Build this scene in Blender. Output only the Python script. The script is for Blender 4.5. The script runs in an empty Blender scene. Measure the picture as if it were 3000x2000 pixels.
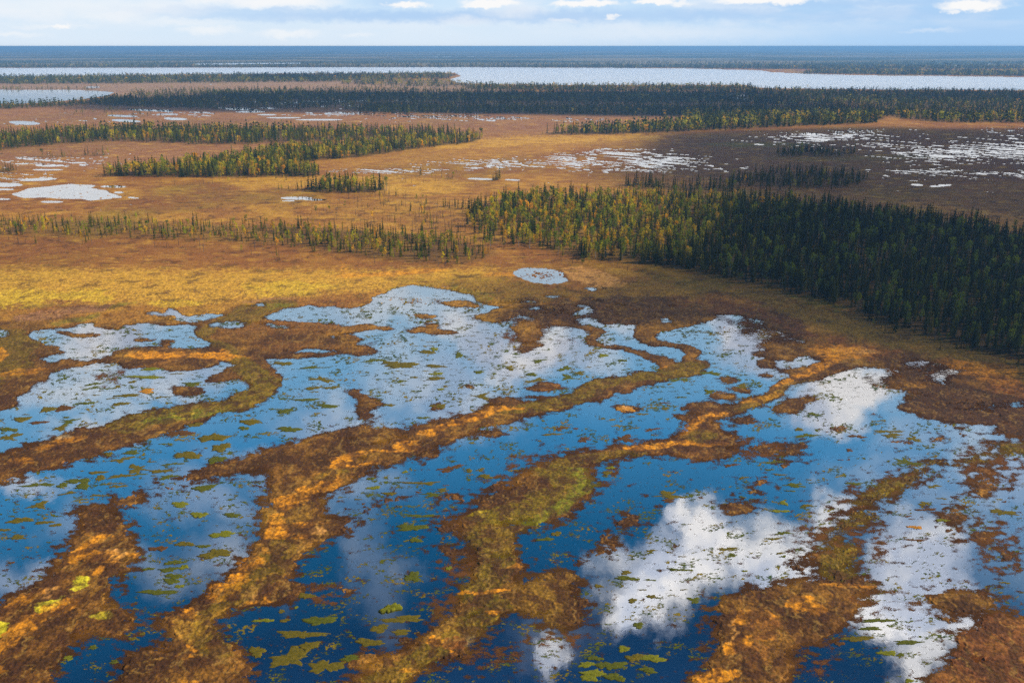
import bpy, math, random
import numpy as np
C = bpy.context.scene.collection
rnd = random.Random(7)
R = math.radians

# ------------------------------------------------------------------ camera, sky, sun, exposure
H = 90.0                       # camera height above the bog (m)
F = 2598.0 / 1.27551           # focal length in tracing units (photo traced at 2352 x 1568)
CXP, CYP = 1176.0, 784.0
PITCH = math.atan((784.0 - 106.6) / F)
SP, CP = math.sin(PITCH), math.cos(PITCH)

cam_d = bpy.data.cameras.new('camera')
cam_d.sensor_width = 36.0
cam_d.lens = 36.0 * F / 2352.0
cam_d.clip_start = 1.0
cam_d.clip_end = 200000.0
cam = bpy.data.objects.new('camera', cam_d)
cam.location = (0, 0, H)
cam.rotation_euler = (math.pi / 2 - PITCH, 0, 0)
C.objects.link(cam)
bpy.context.scene.camera = cam

SUN_EL, SUN_AZ = R(35.0), R(90.0)          # azimuth measured from the view direction (+Y) towards +X
SUN_DIR = np.array([math.sin(SUN_AZ) * math.cos(SUN_EL), math.cos(SUN_AZ) * math.cos(SUN_EL), math.sin(SUN_EL)])
sun_d = bpy.data.lights.new('sun', 'SUN')
sun_d.energy = 5.0
sun_d.angle = R(0.5)
sun_d.color = (1.0, 0.90, 0.73)
sun = bpy.data.objects.new('sun', sun_d)
sun.rotation_euler = (math.pi / 2 - SUN_EL, 0, math.pi - SUN_AZ)
sun.location = (0, 0, 500)
C.objects.link(sun)

vs = bpy.context.scene.view_settings
vs.view_transform = 'Standard'
vs.look = 'None'
vs.exposure = 0.15
vs.gamma = 1.0
vs.use_curve_mapping = False
cy = bpy.context.scene.cycles
cy.max_bounces = 6
cy.diffuse_bounces = 2
cy.glossy_bounces = 2
cy.transmission_bounces = 2
cy.transparent_max_bounces = 8
cy.volume_bounces = 1
cy.use_denoising = False
cy.sample_clamp_indirect = 6.0


def px_to_dir(px, py):
    """photo tracing position -> (azimuth, depression) in degrees"""
    a = (px - CXP) / F
    b = (CYP - py) / F
    d = np.array([a, CP + b * SP, -SP + b * CP])
    return math.degrees(math.atan2(d[0], d[1])), math.degrees(math.asin(d[2] / np.linalg.norm(d)))


class NT:
    """small helper for node trees"""
    def __init__(s, tree):
        s.t = tree
        s.t.nodes.clear()

    def n(s, typ, **kw):
        nd = s.t.nodes.new(typ)
        for k, v in kw.items():
            if k.startswith('i_'):
                key = k[2:]
                key = int(key) if key.isdigit() else key.replace('_', ' ')
                s.set(nd, key, v)
            else:
                setattr(nd, k, v)
        return nd

    def set(s, nd, key, v):
        if isinstance(v, bpy.types.NodeSocket):
            s.t.links.new(v, nd.inputs[key])
        elif isinstance(v, bpy.types.Node):
            s.t.links.new(v.outputs[0], nd.inputs[key])
        else:
            nd.inputs[key].default_value = v

    def math(s, op, a, b=0.0, c=None, clamp=False):
        nd = s.t.nodes.new('ShaderNodeMath')
        nd.operation = op
        nd.use_clamp = clamp
        s.set(nd, 0, a)
        s.set(nd, 1, b)
        if c is not None:
            s.set(nd, 2, c)
        return nd.outputs[0]

    def vmath(s, op, a, b=None):
        nd = s.t.nodes.new('ShaderNodeVectorMath')
        nd.operation = op
        s.set(nd, 0, a)
        if b is not None:
            s.set(nd, 1, b)
        return nd.outputs[1] if op == 'LENGTH' else nd.outputs[0]

    def rng(s, v, a, b, c, d, smooth=False):
        nd = s.t.nodes.new('ShaderNodeMapRange')
        nd.interpolation_type = 'SMOOTHSTEP' if smooth else 'LINEAR'
        for k, x in enumerate((v, a, b, c, d)):
            s.set(nd, k, x)
        return nd.outputs[0]

    def noise(s, vec, scale, detail=4.0, rough=0.55, dist=0.0, col=False):
        nd = s.t.nodes.new('ShaderNodeTexNoise')
        s.set(nd, 'Vector', vec)
        nd.inputs['Scale'].default_value = scale
        nd.inputs['Detail'].default_value = detail
        nd.inputs['Roughness'].default_value = rough
        nd.inputs['Distortion'].default_value = dist
        return nd.outputs['Color'] if col else nd.outputs[0]

    def mix(s, fac, a, b, typ='MIX'):
        nd = s.t.nodes.new('ShaderNodeMix')
        nd.data_type = 'RGBA'
        nd.blend_type = typ
        s.set(nd, 0, fac)
        s.set(nd, 6, a)
        s.set(nd, 7, b)
        return nd.outputs[2]


# ---- the sky: Nishita air plus a layer of broken cumulus laid out by direction
world = bpy.data.worlds.new('World')
bpy.context.scene.world = world
world.use_nodes = True
w = NT(world.node_tree)
tc = w.n('ShaderNodeTexCoord').outputs['Generated']
sky = w.n('ShaderNodeTexSky', sky_type='NISHITA', sun_disc=False, sun_elevation=SUN_EL, sun_rotation=SUN_AZ,
          altitude=100.0, air_density=1.0, dust_density=0.6, ozone_density=2.0).outputs[0]
sep = w.n('ShaderNodeSeparateXYZ', i_Vector=tc)
X, Y, Z = sep.outputs
az = w.math('MULTIPLY', w.math('ARCTAN2', X, Y), 57.2958)
el = w.math('MULTIPLY', w.math('ARCSINE', Z), 57.2958)
ae = w.n('ShaderNodeCombineXYZ', i_X=az, i_Y=el, i_Z=0.0).outputs[0]
# ragged edges
wn = w.noise(ae, 0.22, 6.0, 0.6, col=True)
wo = w.vmath('MULTIPLY', w.vmath('SUBTRACT', wn, (0.5, 0.5, 0.5)), (9.0, 6.5, 0.0))
pos = w.vmath('ADD', ae, wo)


def cloud_blob(px, py, rx, ry, rot, soft, val, src=None):
    a0, e0 = px_to_dir(px, py)
    e0 = abs(e0)
    k = math.degrees(1.0 / F)
    # radii: traced on the picture, turned into degrees
    rxd, ryd = rx * k * 0.93, ry * k * 0.93
    mp = w.n('ShaderNodeMapping', vector_type='TEXTURE', i_Vector=src or pos)
    mp.inputs['Location'].default_value = (a0, e0, 0)
    mp.inputs['Rotation'].default_value = (0, 0, R(rot))
    mp.inputs['Scale'].default_value = (rxd, ryd, 1)
    ln = w.vmath('LENGTH', mp.outputs[0])
    return w.rng(ln, max(0.0, 1.0 - soft * 1.25), 1.0 + soft * 1.25, val, 0.0, True)


def cloud_set(blobs, src):
    """highest density of a list of clouds; evaluated a few at a time (the vector leans on the running total by a
    vanishing amount only so that the renderer works through the list in order)"""
    acc = None
    cur = src
    for q_, b_ in enumerate(blobs):
        v_ = cloud_blob(*b_, src=cur)
        acc = v_ if acc is None else w.math('MAXIMUM', acc, v_)
        if q_ % 4 == 3:
            nd = w.t.nodes.new('ShaderNodeVectorMath')
            nd.operation = 'MULTIPLY_ADD'
            w.set(nd, 0, acc)
            nd.inputs[1].default_value = (0, 1e-7, 0)
            w.set(nd, 2, cur)
            cur = nd.outputs[0]
    return acc, cur


# (photo x, photo y, rx, ry, turn, softness, density)   -- where the water shows each cloud
BL = [
    (1210, 800, 170, 78, 0, .45, 1.0), (1080, 760, 90, 50, 0, .5, .8), (1010, 900, 180, 90, 10, .5, .5),
    (780, 970, 130, 50, 20, .6, .42), (1400, 740, 110, 40, 0, .5, .6), (1350, 830, 90, 35, 0, .6, .7),
    (235, 795, 90, 52, 0, .45, .95), (430, 735, 90, 32, 0, .5, .8), (190, 880, 130, 34, 0, .6, .6),
    (400, 880, 170, 32, 0, .6, .55), (650, 775, 110, 30, 0, .6, .35), (900, 715, 160, 36, 0, .6, .45),
    (1720, 765, 120, 52, 0, .35, .95), (1800, 830, 120, 40, 0, .5, .7), (1950, 885, 130, 52, -20, .35, 1.0),
    (1890, 945, 85, 42, 0, .4, .95), (2130, 845, 110, 34, 0, .4, 1.0), (2150, 930, 100, 30, 0, .7, .2),
    (2250, 1000, 100, 40, 0, .7, .35), (2090, 1010, 60, 40, 0, .7, .35), (220, 970, 90, 30, -10, .6, .6),
    (1620, 1220, 90, 62, -35, .35, 1.0), (1530, 1330, 190, 75, -18, .4, 1.0), (1430, 1400, 85, 62, 0, .35, 1.0),
    (1760, 1270, 150, 78, 0, .45, .95), (1900, 1180, 70, 42, -30, .5, .8), (1430, 1300, 80, 45, 0, .5, .5),
    (2120, 1290, 110, 100, 0, .55, .95), (2060, 1400, 140, 62, 0, .4, 1.0), (2200, 1400, 110, 60, -25, .45, .85),
    (2110, 1500, 55, 70, 0, .6, .75), (2200, 1200, 210, 120, 0, .8, .22), (2330, 1080, 130, 70, 0, .7, .6),
    (2100, 1110, 120, 40, 0, .8, .25), (1280, 1500, 50, 24, -20, .6, .55), (1260, 1470, 90, 36, 0, .9, .1),
    (640, 1090, 140, 34, 22, .8, .34), (490, 1150, 120, 40, 22, .8, .36), (540, 1290, 80, 60, 25, .9, .32),
    (60, 1340, 110, 30, 28, .7, .42), (150, 1200, 50, 36, 0, .9, .22), (850, 1260, 50, 150, -12, .9, .16),
    (820, 1090, 110, 34, 20, .8, .28), (40, 1100, 70, 20, 20, .6, .5), (380, 1300, 60, 40, 20, .9, .2),
]
BL = [b_ if b_[6] >= .6 else (b_[0], b_[1], b_[2] * 1.0, b_[3] * 1.0, b_[4], min(b_[5], .9), b_[6] * 1.15) for b_ in BL]
cl, _ = cloud_set(BL, pos)
# low bank of cumulus over the far horizon (seen directly)
low = w.vmath('MULTIPLY', ae, (1.0, 4.2, 1.0))
# elsewhere in the sky (behind and above): ordinary broken cloud
pl = w.vmath('MULTIPLY', tc, (1.0, 1.0, 2.2))
bn = w.rng(w.noise(pl, 3.0, 6.0, .6), 0.52, 0.66, 0.0, 0.8, True)
away = w.math('MAXIMUM', w.rng(el, 44.0, 56.0, 0.0, 1.0, True), w.rng(w.math('ABSOLUTE', az), 36.0, 50.0, 0.0, 1.0, True))
cl = w.math('MAXIMUM', cl, w.math('MULTIPLY', bn, away))

def band_ramp(v, stops, scale):
    nd = w.t.nodes.new('ShaderNodeValToRGB')
    w.set(nd, 0, v)
    r_ = nd.color_ramp
    while len(r_.elements) < len(stops):
        r_.elements.new(0.5)
    for e_, (p_, c_) in zip(r_.elements, stops):
        e_.position = p_
        e_.color = tuple(x_ / scale for x_ in c_) + (1,)
    return w.vmath('MULTIPLY', nd.outputs[0], (scale, scale, scale))


EL_STOPS = [(0, (7.6, 8.7, 9.9)), (1.5, (6.9, 8.4, 9.9)), (3.0, (6.0, 8.0, 10.0)), (4.8, (15.5, 15.5, 15.6)), (9, (14.5, 14.6, 14.8)), (13.5, (9.6, 11.3, 13.0)),
            (16.2, (6.4, 9.9, 13.2)), (20, (3.2, 7.7, 12.4)), (24, (.8, 4.7, 9.6)), (30, (.05, 1.85, 4.5)), (36, (.01, .62, 1.9)), (45, (.2, 1.0, 3.0))]
elu = w.math('DIVIDE', w.math('ADD', el, w.math('MULTIPLY', w.math('SUBTRACT', w.noise(ae, 0.12, 3.0, .5), .5), 2.0)), 45.0)
ramp = band_ramp(elu, [(a_ / 45.0, c_) for a_, c_ in EL_STOPS], 20.0)
rightw = w.math('MULTIPLY', w.rng(az, -6.0, 26.0, 0.0, 1.0, True), w.rng(el, 3.6, 4.8, 1.0, 0.0, True))
ramp = w.mix(rightw, ramp, (4.3, 6.7, 9.6, 1))
skyc = w.mix(w.math('MULTIPLY', away, 1.0), w.mix(0.05, ramp, sky), w.vmath('MULTIPLY', sky, (0.36, 0.42, 0.5)))
shade = w.noise(ae, 0.16, 4.0, .6)
cbright = w.rng(el, 3.0, 36.0, 11.8, 18.5)
ccol = w.vmath('MULTIPLY', w.mix(w.rng(shade, .42, .60, 0, 1, True), (0.56, 0.62, 0.76, 1), (1.0, 0.975, 0.965, 1)),
               w.n('ShaderNodeCombineXYZ', i_X=cbright, i_Y=cbright, i_Z=cbright).outputs[0])
# distant cloud deck seen directly above the horizon
fine = w.vmath('ADD', ae, w.vmath('MULTIPLY', w.vmath('SUBTRACT', w.noise(w.vmath('MULTIPLY', ae, (1.0, 1.6, 1.0)), 1.1, 7.0, .65, col=True), (.5, .5, .5)), (2.0, .85, 0.0)))
veilm = w.math('MULTIPLY', w.rng(el, 0.2, 2.0, 0.0, .55, True), w.rng(w.noise(low, 0.16, 5.0, .55), .42, .62, 0.0, 1.0, True))
veilm = w.math('MULTIPLY', veilm, w.rng(el, 3.5, 5.5, 1.0, 0.0, True))
c1 = w.mix(veilm, skyc, (8.6, 9.0, 9.6, 1))
dk_, fine = cloud_set([(700, 26, 330, 7, 0, .7, .6), (1050, 37, 560, 13, 0, .6, .95), (1620, 34, 240, 12, 0, .7, .8), (2050, 34, 300, 14, 0, .8, .7), (2250, 70, 200, 26, 0, .9, .5), (1980, 10, 300, 8, 0, .7, .7), (900, 6, 60, 12, 0, .8, .6)], fine)
c1 = w.mix(w.math('MULTIPLY', dk_, .85), c1, (4.2, 6.2, 9.0, 1))
wh_, _ = cloud_set([(938, 11, 44, 6, 0, .35, 1), (1125, 7, 66, 9, 0, .3, 1), (1100, 14, 40, 5, 0, .4, 1), (1345, 8, 76, 8, 0, .3, 1), (1500, 3, 44, 7, 0, .3, 1), (1560, 8, 30, 6, 0, .4, .8), (1760, 0, 110, 9, 0, .3, 1),
          (2235, 12, 60, 9, 0, .4, 1), (2190, 25, 14, 4, 0, .5, .8), (640, 3, 110, 12, 0, .5, .8), (470, 0, 60, 8, 0, .6, .6), (180, 14, 180, 22, 0, .8, .6), (250, 34, 90, 12, 0, .8, .6), (143, 62, 20, 7, 0, .4, .95),
          (120, 61, 60, 4, 0, .8, .4), (480, 68, 50, 9, 0, .7, .6), (660, 79, 55, 7, 0, .7, .6), (430, 52, 90, 7, 0, .8, .4), (1405, 40, 14, 4, 0, .5, .8), (1075, 47, 60, 9, 0, .8, .45), (820, 80, 30, 5, 0, .8, .4),
          (1290, 48, 30, 4, 0, .6, .4), (1180, 30, 50, 10, 0, .9, .45), (2140, 70, 40, 4, 0, .8, .3), (20, 81, 50, 5, 0, .8, .5), (1560, 75, 220, 14, 0, .9, .35)], fine)
c2 = w.mix(wh_, c1, (9.6, 9.6, 9.6, 1))
ccol = w.mix(away, ccol, (3.2, 3.2, 3.4, 1))
c2 = w.vmath('MULTIPLY', c2, w.mix(w.rng(el, 3.4, 4.6, 0, 1, True), (.90, .90, .90, 1), (1, 1, 1, 1)))
c3 = w.mix(cl, c2, ccol)
bg = w.n('ShaderNodeBackground', i_Color=c3, i_Strength=0.10)
w.n('ShaderNodeOutputWorld', i_Surface=bg.outputs[0])


# ------------------------------------------------------------------ numpy tools
def hash2(ix, iy, seed):
    h = (ix.astype(np.int64) * 374761393 + iy.astype(np.int64) * 668265263 + seed * 1442695041) & 0xFFFFFFFF
    h = ((h ^ (h >> 13)) * 1274126177) & 0xFFFFFFFF
    return (h ^ (h >> 16)) & 0xFFFFFFFF


def gnoise(x, y, seed=0):
    ix = np.floor(x)
    iy = np.floor(y)
    fx = (x - ix).astype(np.float32)
    fy = (y - iy).astype(np.float32)
    u = fx * fx * fx * (fx * (fx * 6 - 15) + 10)
    v = fy * fy * fy * (fy * (fy * 6 - 15) + 10)

    def g(ax, ay, dx, dy):
        a = hash2(ax, ay, seed).astype(np.float32) * (2 * math.pi / 4294967296.0)
        return np.cos(a) * dx + np.sin(a) * dy
    n00 = g(ix, iy, fx, fy)
    n10 = g(ix + 1, iy, fx - 1, fy)
    n01 = g(ix, iy + 1, fx, fy - 1)
    n11 = g(ix + 1, iy + 1, fx - 1, fy - 1)
    return ((n00 * (1 - u) + n10 * u) * (1 - v) + (n01 * (1 - u) + n11 * u) * v) * 1.5


def fbm(x, y, octv=4, seed=0, gain=0.5):
    s = 0
    a = 1.0
    t = 0
    for o in range(octv):
        s = s + a * gnoise(x * 2 ** o + 17.3 * o, y * 2 ** o - 9.1 * o, seed + o)
        t += a
        a *= gain
    return s / t ** 0.7


def sstep(v, a, b):
    t = np.clip((v - a) / (b - a), 0, 1)
    return t * t * (3 - 2 * t)


# the plan: masks drawn on a chart that is then laid on the ground
X0, X1, Y0, Y1 = -300, 2660, 108, 1800
CW, CH = X1 - X0, Y1 - Y0
TILE = {'A': (0, 784), 'B': (784, 784), 'C': (1568, 784), 'D': (0, 1176), 'E': (784, 1176), 'F': (1568, 1176),
        'G': (0, 392), 'H': (784, 392), 'I': (1568, 392), 'J': (0, 0), 'K': (784, 0), 'L': (1568, 0)}


def TT(t, pts):
    if t is None:
        return [tuple(p) for p in pts]
    ox, oy = TILE[t]
    return [(ox + p[0] / 3.0, oy + p[1] / 3.0) for p in pts]


def blur1(a, r, axis):
    if r < 1:
        return a
    r = int(r)
    p = np.concatenate([np.repeat(np.take(a, [0], axis), r + 1, axis), a, np.repeat(np.take(a, [-1], axis), r, axis)], axis)
    c = np.cumsum(p, axis, dtype=np.float32)
    n = a.shape[axis]
    hi = np.take(c, range(2 * r + 1, 2 * r + 1 + n), axis)
    lo = np.take(c, range(0, n), axis)
    return (hi - lo) / (2 * r + 1)


def poly_mask(pts, bx=3, by=2):
    """filled polygon, feathered; returns sub-array and its slice"""
    xs = [p[0] for p in pts]
    ys = [p[1] for p in pts]
    m = 3 * max(bx, by) + 4
    x0 = max(X0, int(min(xs) - m)); x1 = min(X1, int(max(xs) + m) + 1)
    y0 = max(Y0, int(min(ys) - m)); y1 = min(Y1, int(max(ys) + m) + 1)
    a = np.zeros((y1 - y0, x1 - x0), np.float32)
    n = len(pts)
    SS = 3
    for r in range(y1 - y0):
        for s in range(SS):
            yy = y0 + r + (s + .5) / SS
            cr = []
            for i in range(n):
                (xa, ya), (xb, yb) = pts[i], pts[(i + 1) % n]
                if (ya <= yy) != (yb <= yy):
                    cr.append(xa + (yy - ya) / (yb - ya) * (xb - xa))
            cr.sort()
            for k in range(0, len(cr) - 1, 2):
                c0 = int(round(cr[k] - x0)); c1 = int(round(cr[k + 1] - x0))
                if c1 <= c0:
                    c1 = c0 + 1
                a[r, max(0, c0):max(0, c1)] += 1.0 / SS
    for _ in range(2):
        a = blur1(blur1(a, bx, 1), by, 0)
    return a, (slice(y0 - Y0, y1 - Y0), slice(x0 - X0, x1 - X0))


def ell_mask(cx, cy, rx, ry, rot=0.0, soft=0.35):
    m = max(rx, ry) * (1 + soft) + 3
    x0 = max(X0, int(cx - m)); x1 = min(X1, int(cx + m) + 1)
    y0 = max(Y0, int(cy - m)); y1 = min(Y1, int(cy + m) + 1)
    if x1 <= x0 or y1 <= y0:
        return np.zeros((0, 0), np.float32), (slice(0, 0), slice(0, 0))
    yy, xx = np.mgrid[y0:y1, x0:x1].astype(np.float32)
    c, s = math.cos(R(rot)), math.sin(R(rot))
    dx, dy = xx - cx, yy - cy
    u = (dx * c + dy * s) / rx
    v = (-dx * s + dy * c) / ry
    d = np.sqrt(u * u + v * v)
    return 1 - sstep(d, 1 - soft, 1 + soft), (slice(y0 - Y0, y1 - Y0), slice(x0 - X0, x1 - X0))


land = np.ones((CH, CW), np.float32)


def paint(canvas, m, sl, val, k=1.0):
    canvas[sl] = canvas[sl] * (1 - m * k) + val * m * k


def wpoly(t, pts, bx=3, by=2, val=0.0):
    paint(land, *poly_mask(TT(t, pts), bx, by), val)


def lpoly(t, pts, bx=4, by=2, val=1.0):
    m, sl = poly_mask(TT(t, pts), bx, by)
    land[sl] = np.maximum(land[sl], m * val)


def lell(t, cx, cy, rx, ry, rot=0, soft=.35, val=1.0):
    (x, y), = TT(t, [(cx, cy)])
    k = 1 if t is None else 1 / 3.0
    m, sl = ell_mask(x, y, rx * k, ry * k, rot, soft)
    land[sl] = np.maximum(land[sl], m * val)


def well(t, cx, cy, rx, ry, rot=0, soft=.35, val=0.0, k=1.0):
    (x, y), = TT(t, [(cx, cy)])
    kk = 1 if t is None else 1 / 3.0
    m, sl = ell_mask(x, y, rx * kk, ry * kk, rot, soft)
    paint(land, m, sl, val, k)


def lstroke(t, pts, soft=.5, val=1.0, canvas=None):
    """ridge: points (x, y, rx, ry) in tile units"""
    cv = land if canvas is None else canvas
    k = 1 if t is None else 1 / 3.0
    ox, oy = (0, 0) if t is None else TILE[t]
    q_ = .74 if canvas is None else .88
    P = [(ox + p[0] * k, oy + p[1] * k, p[2] * k * q_, max(p[3] * k * q_, 2.2)) for p in pts]
    for a, b in zip(P[:-1], P[1:]):
        L = math.hypot(b[0] - a[0], (b[1] - a[1]) * 2)
        n = max(2, int(L / max(2.5, min(a[3], b[3]) * 0.5)))
        for i in range(n + 1):
            f = i / n
            q = [a[j] * (1 - f) + b[j] * f for j in range(4)]
            m, sl = ell_mask(q[0], q[1], q[2], q[3], 0, soft)
            if m.size:
                cv[sl] = np.maximum(cv[sl], m * val)


# ---- open water of the near pools
wpoly('G', [(185,1155),(240,1110),(380,1080),(490,1080),(560,1050),(660,1035),(672,1050),(640,1085),(700,1082),(830,1085),(850,1065),(980,1045),(1080,1060),(1190,1055),(1200,1035),(1060,1000),(1110,985),(1150,980),(1140,955),(1165,932),(1190,940),(1240,985),(1310,1000),(1420,990),(1550,980),(1600,995),(1480,1020),(1400,1030),(1310,1045),(1395,1075),(1330,1100),(1370,1150),(1560,1170),(1620,1190),(1520,1230),(1490,1200),(1330,1235),(1200,1225),(1050,1215),(800,1240),(790,1270),(820,1300),(600,1310),(450,1300),(370,1340),(250,1305),(225,1260),(330,1250),(440,1250),(400,1215),(300,1210),(260,1175)])
wpoly('G', [(-900,1080),(0,1095),(55,1110),(75,1140),(50,1190),(80,1220),(0,1250),(-900,1270)])
wpoly('G', [(960,980),(1060,975),(1120,985),(1110,1000),(1010,995)], 2, 1)
wpoly('G', [(690,985),(740,980),(790,1000),(760,1010),(720,998)], 2, 1, .2)
wpoly('G', [(1670,935),(1780,910),(1850,915),(1820,945),(1760,930),(1700,940)], 2, 1)
# pool right of the divider and the big central pool
wpoly(None, [(480,755),(500,751),(545,757),(566,752),(551,745),(583,742),(633,755),(683,753),(733,762),(765,778),(800,790),(870,800),(980,812),(1200,870),(1250,880),(1370,878),(1430,872),(1520,860),(1540,850),(1500,832),(1455,812),(1400,790),(1350,755),(1320,745),(1290,735),(1232,738),(1200,722),(1240,707),(1180,697),(1128,695),(1095,690),(1084,678),(1050,672),(1000,662),(935,655),(884,672),(850,683),(851,695),(818,706),(784,705),(700,702),(665,707),(620,719),(600,732),(620,737),(720,741),(800,750),(780,772),(740,768),(670,748),(560,738),(480,742)])
wpoly(None, [(870,790),(980,760),(1200,760),(1350,760),(1500,835),(1545,852),(1500,868),(1400,880),(1320,905),(1230,925),(1100,955),(1040,985),(980,1005),(900,1020),(860,1010),(850,985),(835,975),(700,1010),(600,1040),(480,1080),(380,1110),(180,1230),(80,1300),(0,1390),(-300,1500),(-300,1190),(0,1110),(90,1080),(200,1050),(400,990),(520,945),(600,925),(640,890),(640,850),(610,835),(600,815),(700,800),(800,800)], 4, 2)
# pools between the left ridges
wpoly('A', [(220,240),(430,190),(640,140),(820,150),(860,190),(1180,190),(1320,205),(1520,160),(1500,140),(1610,140),(1620,170),(1560,210),(1400,260),(1560,255),(1800,270),(1780,310),(1640,360),(1560,420),(1350,430),(1100,460),(950,500),(880,550),(660,620),(540,600),(330,680),(260,720),(100,770),(0,800),(-900,1000),(-900,700),(0,480),(90,440),(180,330),(240,300)])
# centre right pool (between ridge one and ridge two)
wpoly(None, [(1500,770),(1560,758),(1600,745),(1645,735),(1665,722),(1702,725),(1750,738),(1760,752),(1780,758),(1815,768),(1860,787),(1820,800),(1870,820),(1900,830),(1860,842),(1790,880),(1760,905),(1700,925),(1640,945),(1590,965),(1560,1000),(1500,1015),(1400,1030),(1300,1045),(1240,1075),(1200,1110),(1100,1150),(1060,1200),(1080,1240),(1100,1270),(1080,1330),(1050,1400),(1000,1440),(960,1480),(880,1510),(850,1568),(800,1720),(480,1720),(560,1560),(580,1530),(500,1470),(490,1420),(560,1390),(640,1380),(700,1350),(660,1330),(700,1270),(800,1210),(700,1170),(760,1120),(850,1080),(1000,1030),(1100,985),(1250,950),(1380,915),(1500,880),(1610,855),(1620,840),(1590,815),(1590,795),(1540,785),(1500,780)], 4, 2)
wpoly(None, [(1140,755),(1290,740),(1350,728),(1330,712),(1350,704),(1375,712),(1350,730),(1450,738),(1470,745),(1390,780),(1350,760)], 2, 1)
# right pool and bottom right
wpoly(None, [(1800,880),(1870,862),(1935,851),(1968,841),(2035,844),(2101,826),(2135,826),(2185,841),(2235,847),(2195,861),(2178,874),(2201,881),(2120,892),(2050,885),(2020,888),(2100,900),(2085,920),(2050,938),(2130,950),(2200,968),(2290,982),(2330,1005),(2352,1005),(2660,1030),(2660,1800),(480,1800),(850,1600),(960,1510),(1040,1470),(1080,1400),(1180,1380),(1190,1280),(1150,1240),(1200,1220),(1300,1190),(1360,1130),(1340,1080),(1400,1045),(1500,1045),(1600,1050),(1690,1020),(1660,990),(1640,960),(1740,920)], 4, 2)
wpoly('D', [(-600,-520),(0,-200),(560,-120),(560,0),(500,170),(460,300),(380,400),(200,520),(0,650),(-900,1000),(-900,-500)])
wpoly('D', [(760,-150),(1850,-300),(1850,0),(1800,180),(1700,300),(1600,420),(1400,600),(1250,680),(1100,720),(1180,840),(1120,960),(850,960),(860,1080),(820,1176),(750,1300),(330,1300),(370,1080),(470,940),(560,800),(700,860),(720,700),(700,640),(780,440),(960,290),(850,100)], 5, 4)
# small waters of the near shore
for (t, x, y, a, b) in [('H',1350,712,170,42),('H',1430,752,150,24),('H',1740,826,40,8),('H',1470,868,90,9),('H',1290,905,70,10),
                        ('H',1150,912,80,10),('H',1660,935,60,9),('H',1650,985,80,14),('H',1910,920,45,7),('H',1330,945,80,14),
                        ('H',2240,1035,50,16),('I',310,998,90,12),('I',470,1032,70,10),('I',600,1085,40,6),('C',2230,352,45,4),
                        ('C',2100,460,120,14),('C',2300,430,90,20),('C',2130,420,60,8),('H',1710,812,60,10),('H',1770,895,60,6),('H',2280,932,50,5)]:
    well(t, x, y, a, b, 2, .5)

# ---- ridges (strings) and islands
wpoly(None, [(1375,762),(1400,745),(1440,738),(1480,745),(1465,762),(1460,780),(1500,795),(1560,800),(1580,812),(1572,830),(1530,835),(1500,822),(1440,805),(1400,795),(1360,785),(1350,770)], 2, 1)
wpoly(None, [(1511,764),(1545,758),(1600,748),(1600,790),(1560,780),(1520,778)], 2, 1)
lstroke('H', [(1600,1060,50,12),(1700,1085,60,12),(1780,1105,70,14),(1740,1145,40,14),(1705,1180,40,12),(1760,1205,70,10),(1900,1218,70,10),(2050,1248,70,11),(2180,1290,70,14),(2290,1335,70,20)], .6)
lstroke('H', [(2090,1030,50,16),(2060,1100,44,18),(2070,1150,60,16),(2160,1185,90,13),(2300,1203,90,13),(2400,1222,60,16),(2425,1262,50,18),(2405,1290,50,18),(2470,1330,70,24),(2490,1355,80,22),(2400,1390,90,24),(2300,1400,90,30)], .6)
# the marshy corner: peat broken by slivers of water
yy, xx = np.mgrid[Y0:Y1, X0:X1].astype(np.float32)
def slivers(cx, cy_, rx, ry, th_, wet=True, seed=301, sx=15.0, sy=2.6):
    x0, x1 = int(cx - 2 * rx - X0), int(cx + 2 * rx - X0)
    y0, y1 = int(cy_ - 2 * ry - Y0), int(cy_ + 2 * ry - Y0)
    x0 = max(0, x0); x1 = min(CW, x1)
    s_ = (slice(y0, y1), slice(x0, x1))
    a, b = xx[s_], yy[s_]
    z = np.exp(-1.2 * (((a - cx) / rx) ** 2 + ((b - cy_) / ry) ** 2))
    f = gnoise(a / sx + 2 * gnoise(a / 70, b / 20, seed + 1), b / sy, seed) + .6 * gnoise(a / (sx * .4), b / (sy * .6), seed + 2)
    m = sstep(f + z * 1.0, th_, th_ + .22) * (z > .12)
    if wet:
        land[s_] = np.minimum(land[s_], 1 - m)
    else:
        land[s_] = np.maximum(land[s_], m * .62)


for q in [(830,1012,90,18,1.05),(900,1000,60,14,1.05),(730,1030,60,12,1.1),(1250,715,130,16,1.0),(1400,715,110,20,1.15),(1170,700,120,12,.85),(1330,740,90,10,.95),(1500,725,60,14,1.25),(1680,725,60,9,1.1),(600,700,60,6,1.2),(1550,745,40,8,1.1),(2250,905,90,10,1.25),
          (1000,668,110,12,.8),(1370,662,40,5,1.0),(120,720,50,4,1.3)]:
    slivers(*q)
for q in [(1720,755,90,26,.75),(1790,785,70,20,.55),(2150,845,90,16,.6),(2080,872,110,14,.6),(1800,845,70,12,.8),(1180,735,90,14,.8),(960,690,130,18,.95),(1000,740,200,20,1.05),(700,745,140,10,1.0),
          (1300,780,150,26,1.0),(2140,905,90,14,.7),(2250,960,80,18,.8),(330,820,120,12,1.0),(300,870,110,16,1.0),(1240,632,60,14,.66),(160,440,120,18,.62),(880,790,150,20,1.05)]:
    slivers(*q, wet=False, seed=331, sx=10.0, sy=2.0)
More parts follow.
